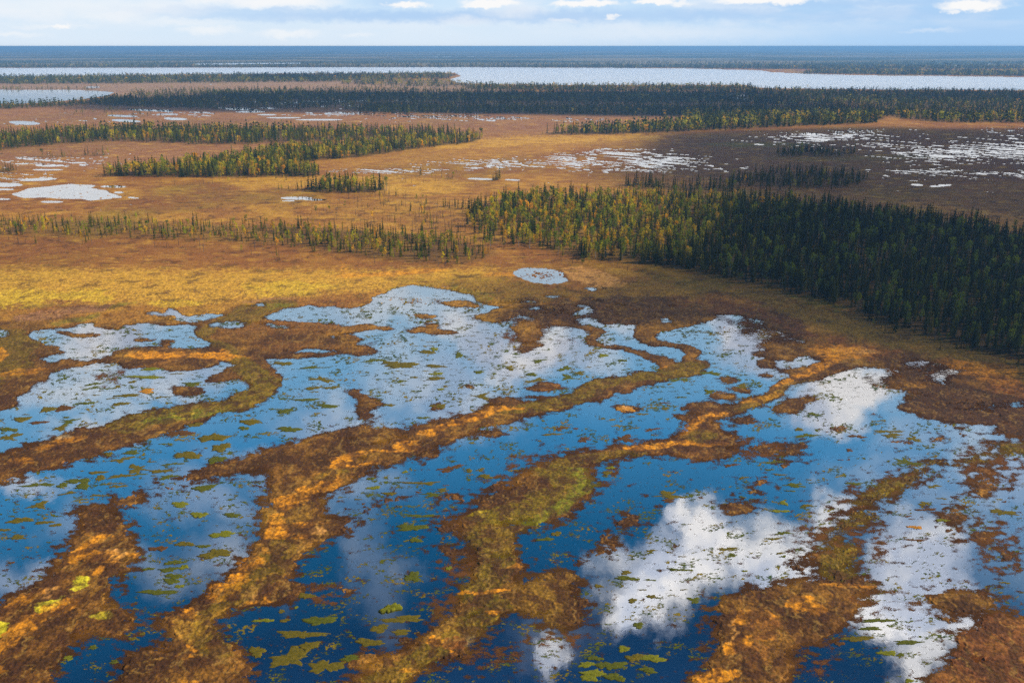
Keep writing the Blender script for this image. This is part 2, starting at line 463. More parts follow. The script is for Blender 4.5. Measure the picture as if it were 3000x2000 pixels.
lstroke('B', [(2330,180,120,30),(2200,230,130,24),(2050,235,110,24),(1900,265,110,24),(1750,300,110,26),(1640,370,80,34),(1560,420,110,28),(1350,440,130,28),(1180,450,130,38),(1000,500,140,30),(850,545,110,26),(720,610,130,36),(560,650,130,36),(420,720,180,34),(200,790,200,40),(50,850,190,46)], .5)
lpoly('B', [(170,580),(300,600),(420,620),(560,580),(800,520),(700,600),(560,720),(400,760),(200,720),(0,760),(-300,790),(-420,770),(-250,720),(-100,690),(100,690),(220,650)], 4, 3)
lell('B', 1120, 410, 110, 36)
lstroke('B', [(80,350,50,20),(130,380,90,20),(230,430,70,30),(130,480,70,20),(180,520,90,16)], .6, .95)
lstroke('A', [(2352,820,120,50),(2300,900,110,40),(2352,960,100,40),(2230,1020,110,34),(2080,1060,120,34),(1960,1130,110,40),(1900,1176,100,50)], .5)
lpoly('D', [(1880,-80),(1800,-20),(1830,60),(1800,190),(1700,300),(1640,370),(1610,420),(1480,540),(1400,620),(1250,680),(1230,760),(1200,880),(1130,960),(850,960),(900,1060),(840,1190),(780,1400),(1500,1400),(1640,1080),(1690,980),(1560,880),(1420,820),(1400,740),(1480,680),(1700,640),(1870,640),(2050,600),(2120,530),(1960,470),(1900,460),(1980,380),(2000,300),(2130,230),(2230,180),(2340,140),(2400,80),(2300,40),(2200,30),(2250,-60)], 5, 4)
# ridge two
lstroke('C', [(1150,80,150,40),(1000,190,130,36),(850,250,110,28),(700,290,70,30),(620,370,90,26),(480,420,110,26),(330,470,100,30),(170,520,110,30),(90,590,90,40),(120,660,130,40),(200,700,150,26),(0,720,120,24),(-150,735,140,26),(-340,745,140,26),(-500,770,150,28),(-700,800,170,34),(-850,850,150,40),(-950,880,120,34)], .5)
lell('C', 190, 770, 160, 50)
lell('C', 320, 690, 60, 36)
lpoly('B', [(1300,880),(1480,850),(1650,880),(1720,960),(1720,1010),(1660,1100),(1500,1180),(1380,1230),(1250,1290),(1150,1340),(1180,1400),(1100,1440),(950,1420),(850,1350),(810,1270),(830,1220),(950,1180),(1120,1176),(1250,1090),(1420,1050),(1480,990),(1350,940)], 5, 4)
lstroke('E', [(980,100,160,70),(1060,200,140,50),(1100,260,90,40),(1020,310,100,40),(1190,370,110,44),(1080,440,110,40),(1050,500,100,34),(960,550,160,34),(1080,600,130,40),(1080,650,150,50),(1000,720,130,44),(900,790,130,50),(800,880,130,60),(760,950,150,50),(600,1000,170,44),(450,1040,120,44),(480,1110,120,40),(250,1160,180,46),(80,1230,200,60),(0,1400,200,80)], .5)
lpoly('E', [(1150,590),(1250,500),(1400,420),(1500,390),(1650,440),(1660,480),(1580,560),(1720,600),(1700,650),(1640,660),(1700,720),(1600,800),(1450,810),(1340,750),(1400,700),(1250,700),(1150,640)], 6, 5, .9)
lell('E', 730, 110, 90, 34, 0, .6, .8)
lell('E', 690, 30, 110, 20, 0, .6, .8)
# ridge three
lstroke('C', [(2500,760,160,50),(2330,730,140,40),(2180,700,120,14)], .5)
lstroke('C', [(2080,780,90,24),(1900,840,120,26),(1680,830,140,26),(1600,880,80,32),(1650,900,90,22),(1530,960,110,30),(1420,1010,150,30),(1300,1060,150,30),(1250,1110,150,30),(1200,1160,140,30)], .65, .9)
lstroke('F', [(1280,20,120,36),(1150,80,150,30),(1030,140,110,34),(1000,200,90,24),(1130,260,110,30),(1100,330,160,36),(900,290,150,26),(1070,390,90,26),(1080,450,160,40)], .65, .9)
lell('F', 780, 385, 55, 26)
lpoly('F', [(400,560),(520,530),(650,505),(780,500),(900,450),(1100,430),(1250,450),(1370,520),(1250,560),(1120,570),(1230,630),(1110,780),(960,900),(700,940),(740,1050),(700,1176),(600,1400),(0,1500),(20,1190),(180,1080),(240,950),(250,850),(230,650),(280,610)], 5, 4)
lpoly('F', [(1660,1176),(1740,1090),(1880,1060),(1850,990),(1950,950),(1830,880),(1950,820),(2080,800),(2060,720),(2200,680),(2352,740),(3200,900),(3200,1700),(1500,1700)], 5, 4)
lpoly('F', [(1700,590),(1800,560),(2000,550),(2150,590),(2190,660),(2100,650),(2000,690),(1850,680),(1740,650)], 4, 3)
lell('F', 1810, 745, 50, 22)
# bottom left ridge
lpoly('D', [(560,-20),(650,-60),(760,-20),(850,120),(930,240),(970,290),(900,350),(800,440),(740,560),(680,640),(850,660),(900,740),(860,860),(700,880),(620,780),(560,800),(480,900),(400,1000),(370,1080),(300,1176),(100,1500),(-900,1500),(-900,1000),(0,660),(150,560),(350,440),(450,330),(500,250),(500,170),(580,110)], 6, 5)
lell('D', 420, 330, 80, 26)
# upper left ridges
lpoly('A', [(-900,-100),(0,-20),(200,-60),(230,50),(440,60),(440,80),(250,110),(350,165),(600,140),(800,100),(850,120),(600,160),(380,190),(290,280),(180,330),(100,440),(0,480),(-900,700)], 4, 3)
lstroke('A', [(830,90,60,36),(1000,120,160,50),(1250,120,180,60),(1450,90,160,50),(1620,90,150,60),(1800,80,150,36),(2000,100,160,26),(2200,95,120,16),(2300,78,80,10)], .5)
lstroke('A', [(1450,-10,60,20),(1600,30,110,30),(1650,150,90,50),(1640,220,90,40),(1780,250,110,34),(1860,300,110,44),(1750,370,130,30),(1680,440,130,38),(1450,450,160,40),(1200,485,170,44),(1000,530,150,44),(850,590,150,44),(650,650,190,50),(480,690,190,60),(300,760,200,60),(130,820,200,60),(0,880,220,60),(-300,960,260,60)], .5)
lstroke('A', [(1840,170,22,20),(1860,220,30,26),(1900,270,40,20)], .6)
lell('A', 1500, 258, 100, 22); lell('A', 1290, 340, 120, 34); lell('A', 560, 0, 1, 1)
lell('A', 1600, 850, 130, 28, -14); lell('A', 1780, 815, 90, 20, -10); lell('A', 1400, 910, 170, 34, -16); lell('A', 900, 1090, 130, 40, -12, .6, .9)
lell('A', 640, 1160, 100, 44, 0, .6, .9); lell('A', 1150, 1015, 60, 18, 0, .6, .9)
lell('G', 980, 1160, 90, 10); lell('G', 1160, 1173, 60, 9); lell('G', 560, 1130, 140, 12, 3); lell('G', 430, 1112, 60, 8); lell('G', 1150, 1197, 50, 12)
lell('G', 1130, 1045, 200, 14); lell('G', 1150, 1010, 60, 8)
# brown islands in the central pools
for q in [('H',820,920,130,22,4),('H',580,1003,80,12,4),('H',630,1068,40,16,-8),('H',200,1080,170,16,4),('H',620,1105,170,18,4),('H',60,1090,90,22,0),
          ('H',60,1160,80,30,10),('H',120,1240,120,34,6),('H',1290,1110,90,60,20),('H',1280,1160,80,22,0),('H',1290,1220,90,24,-14),('H',1060,1000,130,34,-6),
          ('H',1180,970,160,26,0),('H',1320,1060,160,20,-10),('H',1500,1040,140,26,4),('H',1830,1035,70,26,0),('H',1980,1045,70,18,0),
          ('H',1200,1085,50,8,0),('H',1200,925,220,14,2),('B',1400,320,125,26,-4),('B',1390,290,50,10,0),('B',1380,387,90,14,4),('B',670,447,46,20,-6),('B',880,315,55,16,4),
          ('B',1040,636,115,18,0),('B',1935,337,60,16,4),('B',1970,470,90,30,0),('B',750,1075,100,24,-4),('B',350,1090,90,22,-14),('B',600,785,80,22,-6),('B',1270,1020,70,20,-12),
          ('B',170,1155,60,20,-6),('B',1880,672,60,12,4),('B',1070,1010,40,60,0),('B',1250,950,110,20,-10),
          ('C',140,455,150,38,0),('C',20,530,60,20,0),('C',320,272,78,20,4),('C',410,336,98,18,5),('C',270,375,88,22,2),('C',570,150,72,25,0),('C',580,235,68,9,2),
          ('C',760,440,135,46,-22),('C',430,550,98,20,2),('C',570,745,80,26,14),('C',780,740,75,46,-10),('C',690,862,60,24,0),('C',540,965,80,26,-16),('C',470,1040,60,28,-16),('C',380,1150,120,40,0),
          ('C',1490,700,100,15,0),('C',1790,675,80,18,0),('C',1940,638,55,10,6),('C',1910,605,70,10,0),('C',1100,602,60,15,-4),('C',1330,498,60,7,-3),('C',960,608,40,7,0),('C',1000,633,24,6,0),
          ('C',800,210,110,26,0),('C',640,100,150,22,6),('C',690,40,120,30,6),('C',750,70,150,26,0),('C',1420,160,150,26,10),('C',1560,220,90,20,6),('C',1600,290,240,26,6),('C',1590,250,80,16,0),
          ('C',1050,610,40,10,0),('C',2080,1010,110,60,-20),('C',2070,840,100,20,14),('C',2060,900,90,24,14),('C',1870,1160,60,20,0),
          ('E',1970,60,100,44,-6),('E',1840,190,70,46,0),('E',1850,250,60,20,0),('E',1780,280,110,16,-12),('E',1630,330,40,20,10),('E',1180,995,60,16,0),('E',1210,900,25,16,0),('E',740,260,110,30,6),
          ('E',40,530,90,24,8),('E',10,85,60,46,0),('E',450,885,60,26,0),('E',1550,305,24,12,0),('E',150,1020,140,40,-14),('F',2060,170,70,50,-20),('F',2240,310,50,30,-20),('F',1860,30,110,40,0)]:
    t, x, y, a, b, r_ = q
    lell(t, x, y, a, b, r_, .45, .92)
lpoly('C', [(1250,290),(1500,315),(1700,320),(1900,290),(2000,290),(2352,330),(3200,400),(3200,640),(2352,640),(2230,620),(2190,590),(2100,575),(1950,550),(1850,560),(1700,540),(1600,480),(1450,470),(1480,440),(1600,400),(1700,380),(1650,345),(1560,325),(1350,318)], 3, 2, .95)
for (t, x, y, a, b) in [('C',2100,460,110,14),('C',2300,430,90,20),('B',280,690,70,14),('B',430,668,60,12),('B',60,712,30,6),('A',1570,155,70,16),
                        ('F',2040,1005,40,22),('C',2230,352,45,4),('E',1085,300,40,18),('E',1190,70,110,22),('E',1000,182,44,8),('F',1900,930,60,20),
                        ('A',1415,105,26,7),('C',2220,560,36,6),('B',150,805,40,8)]:
    well(t, x, y, a, b, -2, .5)
# speckled brown fringes: marginal depth, broken by tussocks later
sedge = np.zeros((CH, CW), np.float32)


def shallow(t, cx, cy, rx, ry, rot=0, val=.44, soft=.6):
    lell(t, cx, cy, rx, ry, rot, soft, .36)
    (x, y), = TT(t, [(cx, cy)])
    m, sl = ell_mask(x, y, rx / 3.0, ry / 3.0, rot, .8)
    sedge[sl] = np.maximum(sedge[sl], m)
for q in [('I',600,1130,160,60,20),('I',700,1190,120,40,10),('I',400,1040,160,30,10),('C',700,30,200,50,0),('C',1650,210,240,60,6),('C',1500,200,150,60,10),('H',1230,1130,110,60,0),
          ('H',1380,1060,200,50,0),('H',1900,1000,300,40,0),('A',760,240,90,60,0),('C',580,740,260,70,6),('C',450,720,130,50,0),('D',760,760,240,120,0),('D',100,1000,300,150,0),('D',1180,720,90,60,0),
          ('E',850,380,200,120,0),('E',900,640,300,120,0),('E',300,1100,300,110,-10),('E',1500,880,200,60,0),('E',1000,1000,260,80,0),('F',600,800,420,260,0),('F',1150,600,260,120,0),
          ('F',1950,620,330,110,0),('F',1100,200,330,200,0),('B',1550,900,330,150,0),('B',1300,1100,300,60,0),('B',600,600,500,60,-14),('B',1250,830,120,40,-20),('C',1400,1000,330,90,-18),('C',2100,850,260,150,0),
          ('F',2100,150,220,110,0),('F',2240,330,200,90,0),('B',1250,960,200,60,0),('D',2200,560,160,60,0),('A',1000,560,500,60,-14),('A',2180,960,170,50,-10),('F',900,1060,160,60,0)]:
    shallow(*q, val=.40)

for q in [(2130,1075,150,40,.95),(1990,1160,110,60,1.0),(1930,1230,110,50,.95),(2230,1060,90,30,.85),(2000,1290,110,30,1.05),(1900,1330,90,20,1.05),(2060,900,120,30,1.1),(2240,930,120,30,1.1)]:
    slivers(*q, wet=True, seed=361, sx=16.0, sy=5.0)
# ---- mid-distance waters
wpoly('G', [(80,165),(130,150),(190,125),(330,110),(420,100),(490,92),(560,98),(670,105),(640,118),(560,125),(650,125),(740,140),(760,155),(860,185),(800,192),(700,200),(620,208),(560,198),(420,195),(300,185),(160,190)], 2, 1)
for q in [('G',780,110,90,8,0),('G',360,215,80,7,0),('G',260,62,130,9,-2),('G',40,98,120,14,0),('G',20,130,80,6,0),('G',20,197,60,6,0),('G',920,187,40,5,4),('G',820,150,30,7,0),
          ('G',2050,190,110,10,0),('G',2180,202,80,5,0),('G',1990,208,50,4,0),
          ('J',340,1142,100,6,0),('J',330,1170,110,5,0),('J',540,1122,60,4,0),('J',150,1130,50,4,0),
          ('J',870,833,100,9,3),('J',1210,820,80,8,2),('J',170,848,110,12,3),('J',1140,765,60,7,4),('J',840,800,110,6,2),('J',1650,752,150,8,3),('J',1730,772,110,5,0),('J',2100,705,250,7,-3),
          ('J',1370,775,60,4,0),('J',1850,747,70,5,3),('J',1840,792,70,4,0),('J',1950,812,130,4,0),('J',2200,826,170,5,0),('J',1000,760,140,6,3),('J',1150,788,80,4,0),('J',1740,702,40,4,0),
          ('K',150,697,60,4,0),('K',460,692,90,4,0),('K',0,700,80,5,0),('K',960,1233,90,6,2),('K',1180,1240,50,5,2),
          ('J',640,603,60,3,0),('K',750,692,30,3,0),
          ('L',360,675,25,5,8),('L',380,655,70,5,6),('L',420,683,40,4,6),('L',830,722,30,4,0),('L',1620,1275,50,6,3),('L',1780,1280,70,8,-4)]:
    well(*q, .5)
# patterned flarks: streaks inside soft zones
yy, xx = np.mgrid[Y0:Y1, X0:X1].astype(np.float32)
sub = (slice(0, 520 - Y0), slice(None))
xs_, ys_ = xx[sub], yy[sub]
flz = np.zeros_like(xs_)
for (cx, cy_, rx, ry, st) in [(1150,378,170,16,.98),(1330,372,110,20,1.0),(1500,372,150,24,1.1),(1420,352,150,12,.9),(900,392,150,10,.98),(1450,390,180,10,.8),
                              (2200,352,170,30,.98),(2330,345,200,36,.98),(2110,352,110,14,.9),(1900,313,190,16,.95),(2060,335,200,18,.75),(2150,395,150,14,.85),(2280,400,170,10,.9),(1860,330,200,16,.55),
                              (1950,302,130,7,.75),(1620,388,110,10,.6),(2330,300,120,20,.5),(1000,268,230,8,.9),(1140,272,110,12,.85),(1330,275,120,8,.55),(60,285,100,8,.5),(120,372,200,20,.72),(430,262,160,10,.6),
                              (800,262,250,7,.8),(250,268,200,14,.4),(40,405,130,16,.7),(780,245,200,7,.5),(2250,150,200,5,.3)]:
    d = ((xs_ - cx) / rx) ** 2 + ((ys_ - cy_) / ry) ** 2
    flz = np.maximum(flz, st * np.exp(-d * 1.1))
yg = ys_ - 0.075 * xs_
rowscale = 1.0 + np.clip((330 - ys_) / 200, 0, 1)
fn = gnoise(xs_ / 50.0 + 2.2 * gnoise(xs_ / 150, ys_ / 40, 5), yg / 1.6, 11) + 0.35 * gnoise(xs_ / 22.0, yg / 1.1, 12)
fl = sstep(fn + flz * 1.0, 0.86, 1.06)
land[sub] = np.minimum(land[sub], 1 - fl)
# ---- lakes of the far plain
wpoly(None, [(-300,157.5),(300,157),(784,155.5),(1100,155.5),(1568,158),(1748,163),(1770,167),(1835,170),(1968,174),(2352,178),(2660,181),(2660,210),(2352,208),(2035,206),(1800,204),(1741,202),(1716,196),(1568,196),(1300,196),(1090,193),(1050,190),(1034,183),(1061,176),(1045,168),(784,169),(400,172),(0,177),(-300,179)], 1, 0)
wpoly(None, [(-300,207),(0,207.5),(167,207.5),(213,209.5),(262,213),(247,220),(187,229),(107,236),(33,239),(-300,243)], 1, 0)
wpoly(None, [(430,147.6),(560,146),(690,145.3),(690,147),(560,148.4),(450,149)], 0, 0)
wpoly(None, [(960,132.2),(1115,129.4),(1120,130.2),(990,132.8)], 0, 0, .2)
wpoly(None, [(1920,131),(2010,131),(2010,132),(1920,132)], 0, 0, .2)

# ---- colour of the bog surface ------------------------------------------------
def srgb(r, g, b):
    v = np.array([r, g, b], np.float32) / 255.0
    return np.where(v <= 0.04045, v / 12.92, ((v + 0.055) / 1.055) ** 2.4)


PAL = {'tan': (.46, .215, .024), 'gold': (.74, .41, .035), 'rust': (.27, .092, .018), 'brown': (.090, .037, .008), 'peat': (.048, .021, .011),
       'orange': (.84, .32, .012), 'pale': (.80, .38, .09), 'lime': (.74, .52, .02), 'olive': (.175, .120, .006), 'green': (.19, .20, .010),
       'mauve': (.32, .15, .075), 'floor': (.10, .062, .014), 'grey': (.38, .24, .15), 'dkforest': (.040, .060, .024), 'cream': (.62, .48, .26), 'redbr': (.22, .072, .02),
       'acid': (.60, .50, .02)}
NAMES = list(PAL)
colw = {}
base_ops = []     # ordered (name, mask, slice, strength)


def cell(name, t, cx, cy, rx, ry, rot=0, k=1.0, soft=.5):
    (x, y), = TT(t, [(cx, cy)])
    s = 1 if t is None else 1 / 3.0
    base_ops.append((name, *ell_mask(x, y, rx * s, ry * s, rot, soft), k))


def cpoly(name, t, pts, k=1.0, bx=4, by=3):
    base_ops.append((name, *poly_mask(TT(t, pts), bx * (2 if bx >= 10 else 1), by * (2 if bx >= 10 else 1)), k + (10 if bx >= 8 else 0)))


def cstroke(name, t, pts, k=1.0, soft=.6):
    tmp = np.zeros((CH, CW), np.float32)
    lstroke(t, pts, soft, 1.0, tmp)
    ys2, xs2 = np.nonzero(tmp)
    sl = (slice(ys2.min(), ys2.max() + 1), slice(xs2.min(), xs2.max() + 1))
    base_ops.append((name, tmp[sl], sl, k))


# broad zones (photo tracing units)
cpoly('rust', None, [(-300,205),(2660,205),(2660,420),(1900,430),(1500,420),(1200,400),(900,410),(-300,400)], .45, 12, 6)
cpoly('mauve', None, [(-300,240),(1600,240),(1600,300),(700,350),(300,385),(-300,385)], .5, 10, 5)
cpoly('grey', None, [(-300,186),(1100,186),(1200,215),(300,225),(-300,205)], .8, 8, 3)
cpoly('tan', None, [(760,330),(1150,312),(1520,308),(1560,330),(1300,345),(1000,375),(760,385)], .7, 10, 5)
cpoly('gold', None, [(1000,330),(1200,315),(1500,310),(1540,318),(1200,335),(1000,345)], .5, 8, 3)
cpoly('brown', None, [(1500,320),(2660,300),(2660,560),(2352,500),(2000,440),(1700,420),(1500,400)], .7, 20, 8)
cpoly('green', None, [(1600,330),(1800,328),(1900,335),(1700,340)], .45, 8, 2)
cpoly('green', None, [(1700,365),(2100,355),(2200,362),(1900,372)], .3, 8, 2)
cpoly('rust', None, [(-300,540),(700,560),(900,600),(860,620),(500,630),(-300,615)], .75, 14, 8)
cpoly('rust', None, [(-300,425),(200,460),(400,455),(400,475),(-300,485)], .7, 12, 5)
cpoly('gold', None, [(-300,620),(300,622),(900,625),(1150,620),(1200,640),(1000,655),(840,668),(650,680),(450,695),(200,690),(-300,700)], .75, 14, 8)
cpoly('gold', None, [(500,410),(900,408),(1100,420),(1000,450),(700,430),(500,425)], .5, 12, 4)
cpoly('lime', None, [(-300,672),(0,675),(120,668),(250,672),(280,685),(150,695),(0,705),(-300,710)], .55, 10, 5)
cpoly('lime', None, [(560,655),(650,650),(760,648),(800,655),(720,672),(640,680),(560,672)], .5, 10, 4)
cell('lime', None, 400, 698, 60, 8, 0, .5)
cpoly('pale', None, [(1290,618),(1340,612),(1400,630),(1440,655),(1420,668),(1370,662),(1310,640)], .95, 5, 3)
cell('orange', None, 1150, 631, 35, 5, 0, .75)
cell('orange', None, 860, 632, 90, 5, -2, .7); cell('orange', None, 960, 624, 70, 5, -3, .7)
cpoly('olive', None, [(900,640),(1150,640),(1200,655),(1350,670),(1500,640),(1700,650),(1650,680),(1400,690),(1200,690),(1000,655),(900,655)], .65, 12, 6)
cpoly('green', None, [(860,670),(950,655),(1060,662),(1150,680),(1100,690),(1000,668),(900,672)], .5, 8, 3)
cpoly('olive', None, [(1450,600),(1600,610),(1900,700),(2200,790),(2400,850),(2660,930),(2660,990),(2352,880),(2100,810),(1900,760),(1700,680),(1480,640)], .8, 14, 8)
cpoly('green', None, [(1800,672),(1900,690),(1960,712),(1900,712),(1830,690)], .5, 8, 4)
cpoly('peat', None, [(1180,700),(1320,690),(1450,680),(1600,690),(1800,720),(1880,780),(1850,800),(1750,760),(1640,728),(1500,740),(1300,750),(1150,730)], .85, 14, 7)
cpoly('redbr', None, [(1500,680),(1700,690),(1850,750),(1950,800),(1900,790),(1750,730),(1550,700)], .6, 14, 6)
cpoly('rust', None, [(1850,760),(2000,800),(2200,830),(2352,880),(2660,960),(2660,1010),(2352,960),(2250,860),(2100,820),(1950,820)], .9, 12, 6)
cell('orange', None, 1930, 808, 70, 14, 4, .75); cell('pale', None, 1960, 806, 50, 7, 3, .6)
cell('orange', None, 2260, 850, 90, 16, 8, .5); cell('pale', None, 2220, 912, 50, 12, 4, .45); cell('orange', None, 2280, 870, 60, 12, 12, .35)
cpoly('mauve', None, [(20,728),(120,712),(260,700),(240,716),(120,730),(40,742)], .8, 6, 3)
cell('mauve', None, 620, 690, 60, 5, -3, .7)
cpoly('green', None, [(100,745),(160,735),(240,718),(260,700),(340,690),(250,712),(210,735),(130,748)], .65, 5, 3)
cpoly('brown', None, [(230,750),(400,745),(500,720),(550,700),(650,690),(700,700),(600,720),(560,745),(400,755),(260,755)], .75, 8, 4)
cpoly('olive', None, [(440,770),(560,700),(640,690),(700,700),(620,720),(600,740),(500,755),(480,780),(540,795),(560,830),(500,800)], .75, 6, 3)
cpoly('green', None, [(600,700),(680,700),(660,706),(620,712)], .6, 4, 2)
cpoly('orange', 'H', [(0,620+0),(60,700),(150,705),(60,745),(0,745)], .4)
# orange & lime patches on the ridges
cpoly('brown', None, [(-300,740),(100,740),(140,850),(60,930),(-300,1000)], .6, 6, 4)
cpoly('olive', None, [(-300,740),(60,760),(90,800),(60,860),(-300,960)], .7, 8, 5)
cell('orange', 'A', 10, 90, 40, 40, -20, .8); cell('orange', 'A', 150, 215, 170, 22, -8, .55)
cell('orange', 'A', 1080, 98, 210, 24, 0, .95); cell('orange', 'A', 1500, 105, 200, 22, 3, .95); cell('orange', 'A', 1640, 150, 50, 24, 20, .8)
cell('orange', 'A', 1540, 70, 40, 10, 0, .8)
cell('orange', 'A', 480, 675, 100, 22, -8, .9); cell('orange', 'A', 320, 735, 100, 14, -8, .8); cell('orange', 'A', 150, 820, 70, 24, 0, .95); cell('cream', 'A', 440, 655, 60, 14, -8, .5)
cstroke('olive', 'A', [(1650,150,90,50),(1780,250,110,34),(1860,300,110,44),(1700,430,160,38),(1400,450,200,44),(1000,530,150,44),(850,590,150,44)], .9)
cstroke('green', 'A', [(1600,480,120,12),(1300,500,200,14),(1080,560,120,16)], .75)
cell('lime', 'A', 1270, 505, 60, 10, 0, .9)
cstroke('brown', 'A', [(700,640,150,40),(450,740,200,50),(100,850,200,50)], .5)
cstroke('olive', 'B', [(2400,200,140,60),(2050,250,110,30),(1750,300,120,30),(1600,400,110,30),(1350,450,130,34),(1180,480,130,24)], .85)
cstroke('orange', 'B', [(1230,465,40,10),(1100,458,70,12),(990,495,90,14),(870,545,80,14),(760,575,60,12),(660,600,60,20),(590,640,50,18)], .95)
cell('orange', 'B', 2200, 182, 60, 7, -8, .8); cell('gold', 'B', 1470, 467, 25, 7, 0, .8)
cstroke('orange', 'B', [(480,690,60,10),(400,755,110,10),(200,765,100,10),(60,790,60,16),(-10,830,60,16),(60,860,60,10),(220,845,60,8)], .9)
cstroke('orange', 'A', [(2352,800,20,14),(2250,1000,90,20),(2100,1040,90,22),(2000,1090,110,30),(1930,1140,90,30)], .85)
cstroke('olive', 'A', [(2300,900,90,30),(2230,940,60,26)], .7)
cpoly('orange', 'D', [(1880,10),(1990,0),(1960,60),(1990,110),(2030,140),(1980,190),(1820,190),(1850,110)], .95, 3, 2)
cell('orange', 'D', 2130, 90, 110, 18, -8, .7); cell('pale', 'D', 2200, 130, 60, 24, -8, .6); cell('orange', 'D', 2080, 180, 50, 12, 0, .7)
cell('orange', 'D', 1720, 355, 80, 46, -10, .95); cell('orange', 'D', 1830, 265, 30, 24, 0, .7)
cpoly('orange', 'D', [(1500,500),(1620,430),(1730,425),(1690,490),(1640,580),(1560,610),(1420,620),(1440,570)], 1.0, 3, 2)
cell('orange', 'D', 1780, 470, 30, 16, 0, .8); cell('pale', 'D', 1730, 560, 40, 50, 20, .5); cell('orange', 'D', 1720, 620, 60, 16, 0, .8); cell('orange', 'D', 1840, 612, 40, 12, 0, .8)
cell('orange', 'D', 1310, 705, 60, 34, -8, .95); cell('orange', 'D', 1310, 935, 40, 16, 20, .8); cell('orange', 'D', 1270, 1000, 70, 18, -6, .7); cell('orange', 'D', 1460, 940, 50, 16, 0, .6)
cell('orange', 'D', 1300, 1165, 70, 14, 0, .8); cell('gold', 'D', 1300, 800, 90, 90, 0, .35)
cstroke('olive', 'D', [(1950,250,120,60),(1880,400,110,60),(1400,740,60,60),(1420,850,130,80),(1500,950,120,60)], .55)
cstroke('orange', 'D', [(700,170,110,12),(620,210,60,24),(560,280,60,30),(490,340,40,18)], .85)
cell('pale', 'D', 790, 290, 80, 34, 4, .85); cell('orange', 'D', 700, 310, 130, 40, 0, .65); cell('orange', 'D', 670, 410, 50, 24, -20, .8); cell('orange', 'D', 900, 300, 30, 20, 0, .8)
cell('pale', 'D', 340, 550, 90, 34, -20, .4)
cpoly('acid', 'D', [(490,500),(560,450),(650,455),(650,480),(590,530),(510,548),(480,530)], 1.0, 2, 1)
cpoly('acid', 'D', [(220,680),(260,635),(370,605),(420,575),(420,600),(390,615),(430,625),(400,650),(300,690),(240,695)], 1.0, 2, 1)
cpoly('acid', 'D', [(-60,770),(70,760),(80,790),(40,810),(20,860),(60,870),(-60,880)], 1.0, 2, 1)
cell('acid', 'D', 715, 710, 60, 26, -12, .55)
cstroke('orange', 'D', [(500,610,80,18),(330,700,110,22),(200,760,90,30),(60,870,70,50),(0,950,40,30)], .7)
cell('orange', 'D', 10, 1090, 30, 16, 0, .9); cell('orange', 'D', 180, 600, 150, 26, -24, .5)
cstroke('olive', 'E', [(1200,60,300,50),(1000,180,160,50),(1080,280,110,60),(1050,430,110,50),(900,560,140,30),(1050,640,130,60),(850,820,140,60),(700,920,100,40),(550,1000,120,40),(300,1150,200,30)], .75)
cpoly('olive', 'B', [(1300,880),(1480,850),(1720,960),(1660,1100),(1380,1230),(1000,1260),(830,1220),(1250,1090),(1480,990)], .9, 5, 4)
cstroke('green', 'B', [(1640,880,90,20),(1700,980,60,50),(1600,1080,60,30),(1450,1180,80,20),(1330,1260,60,16),(1300,1240,60,20)], .7)
cstroke('lime', 'E', [(960,5,60,6),(890,25,40,8)], .7)
cstroke('orange', 'E', [(870,560,60,10),(1000,555,80,10),(1090,540,60,8)], .9)
cell('orange', 'E', 1060, 695, 50, 16, -8, .9); cell('orange', 'E', 660, 895, 50, 36, 0, 1.0); cell('orange', 'E', 775, 970, 24, 10, 0, .95); cell('orange', 'E', 1190, 375, 40, 16, 0, .5)
cell('rust', 'E', 780, 910, 80, 40, 0, .9); cell('orange', 'E', 480, 1090, 80, 20, 0, .6); cell('cream', 'E', 900, 880, 40, 40, 0, .3)
cstroke('orange', 'C', [(1100,60,130,22),(1050,120,80,16),(980,160,70,12),(880,210,70,10),(650,300,30,14)], .85)
cstroke('orange', 'C', [(640,365,50,10),(540,400,80,10),(440,420,60,8)], .95)
cstroke('orange', 'C', [(250,495,60,6),(130,530,40,14),(40,600,50,22),(0,640,40,22)], .85)
cstroke('orange', 'C', [(280,705,50,12),(150,720,110,8),(0,700,90,10),(-200,720,110,12),(-330,745,60,8)], .9)
cstroke('orange', 'B', [(2352,690,80,10),(2200,710,90,12),(2080,735,110,12),(2010,745,60,8)], .85)
cstroke('olive', 'B', [(1950,770,200,16),(1700,800,150,20),(1500,850,120,26)], .7)
cell('olive', 'C', 120, 650, 110, 40, 0, .7)
cstroke('olive', 'C', [(560,430,120,16),(400,460,90,20),(900,280,90,14),(700,330,30,24)], .6)
cell('pale', 'B', 1970, 468, 50, 16, 0, 1.0)
cstroke('olive', 'C', [(2500,760,160,50),(2330,730,140,40),(1900,840,120,26),(1680,840,140,26),(1600,880,80,32),(1420,1010,150,30),(1250,1110,150,30)], .9)
cstroke('olive', 'F', [(1280,20,120,36),(1030,140,110,34),(1080,260,160,50),(1080,420,120,50)], .85)
cpoly('orange', 'F', [(730,600),(790,570),(880,580),(940,620),(960,660),(1000,680),(960,720),(860,690),(820,700),(710,655)], .9, 3, 2)
cell('brown', 'F', 850, 645, 50, 22, 0, .8)
cpoly('orange', 'F', [(360,690),(420,665),(500,670),(440,700),(460,760),(380,800),(350,740)], .9, 3, 2)
cpoly('orange', 'F', [(520,690),(600,675),(680,730),(560,740),(500,760),(520,800),(500,780)], .75, 3, 2)
cpoly('orange', 'F', [(380,860),(480,850),(510,890),(430,940),(400,970),(300,990),(300,930)], 1.0, 3, 2)
cpoly('orange', 'F', [(100,1130),(220,1090),(400,1100),(360,1150),(200,1200),(60,1230)], .95, 4, 2)
cell('rust', 'F', 560, 800, 120, 80, 30, .6); cell('orange', 'F', 590, 870, 40, 20, 0, .5)
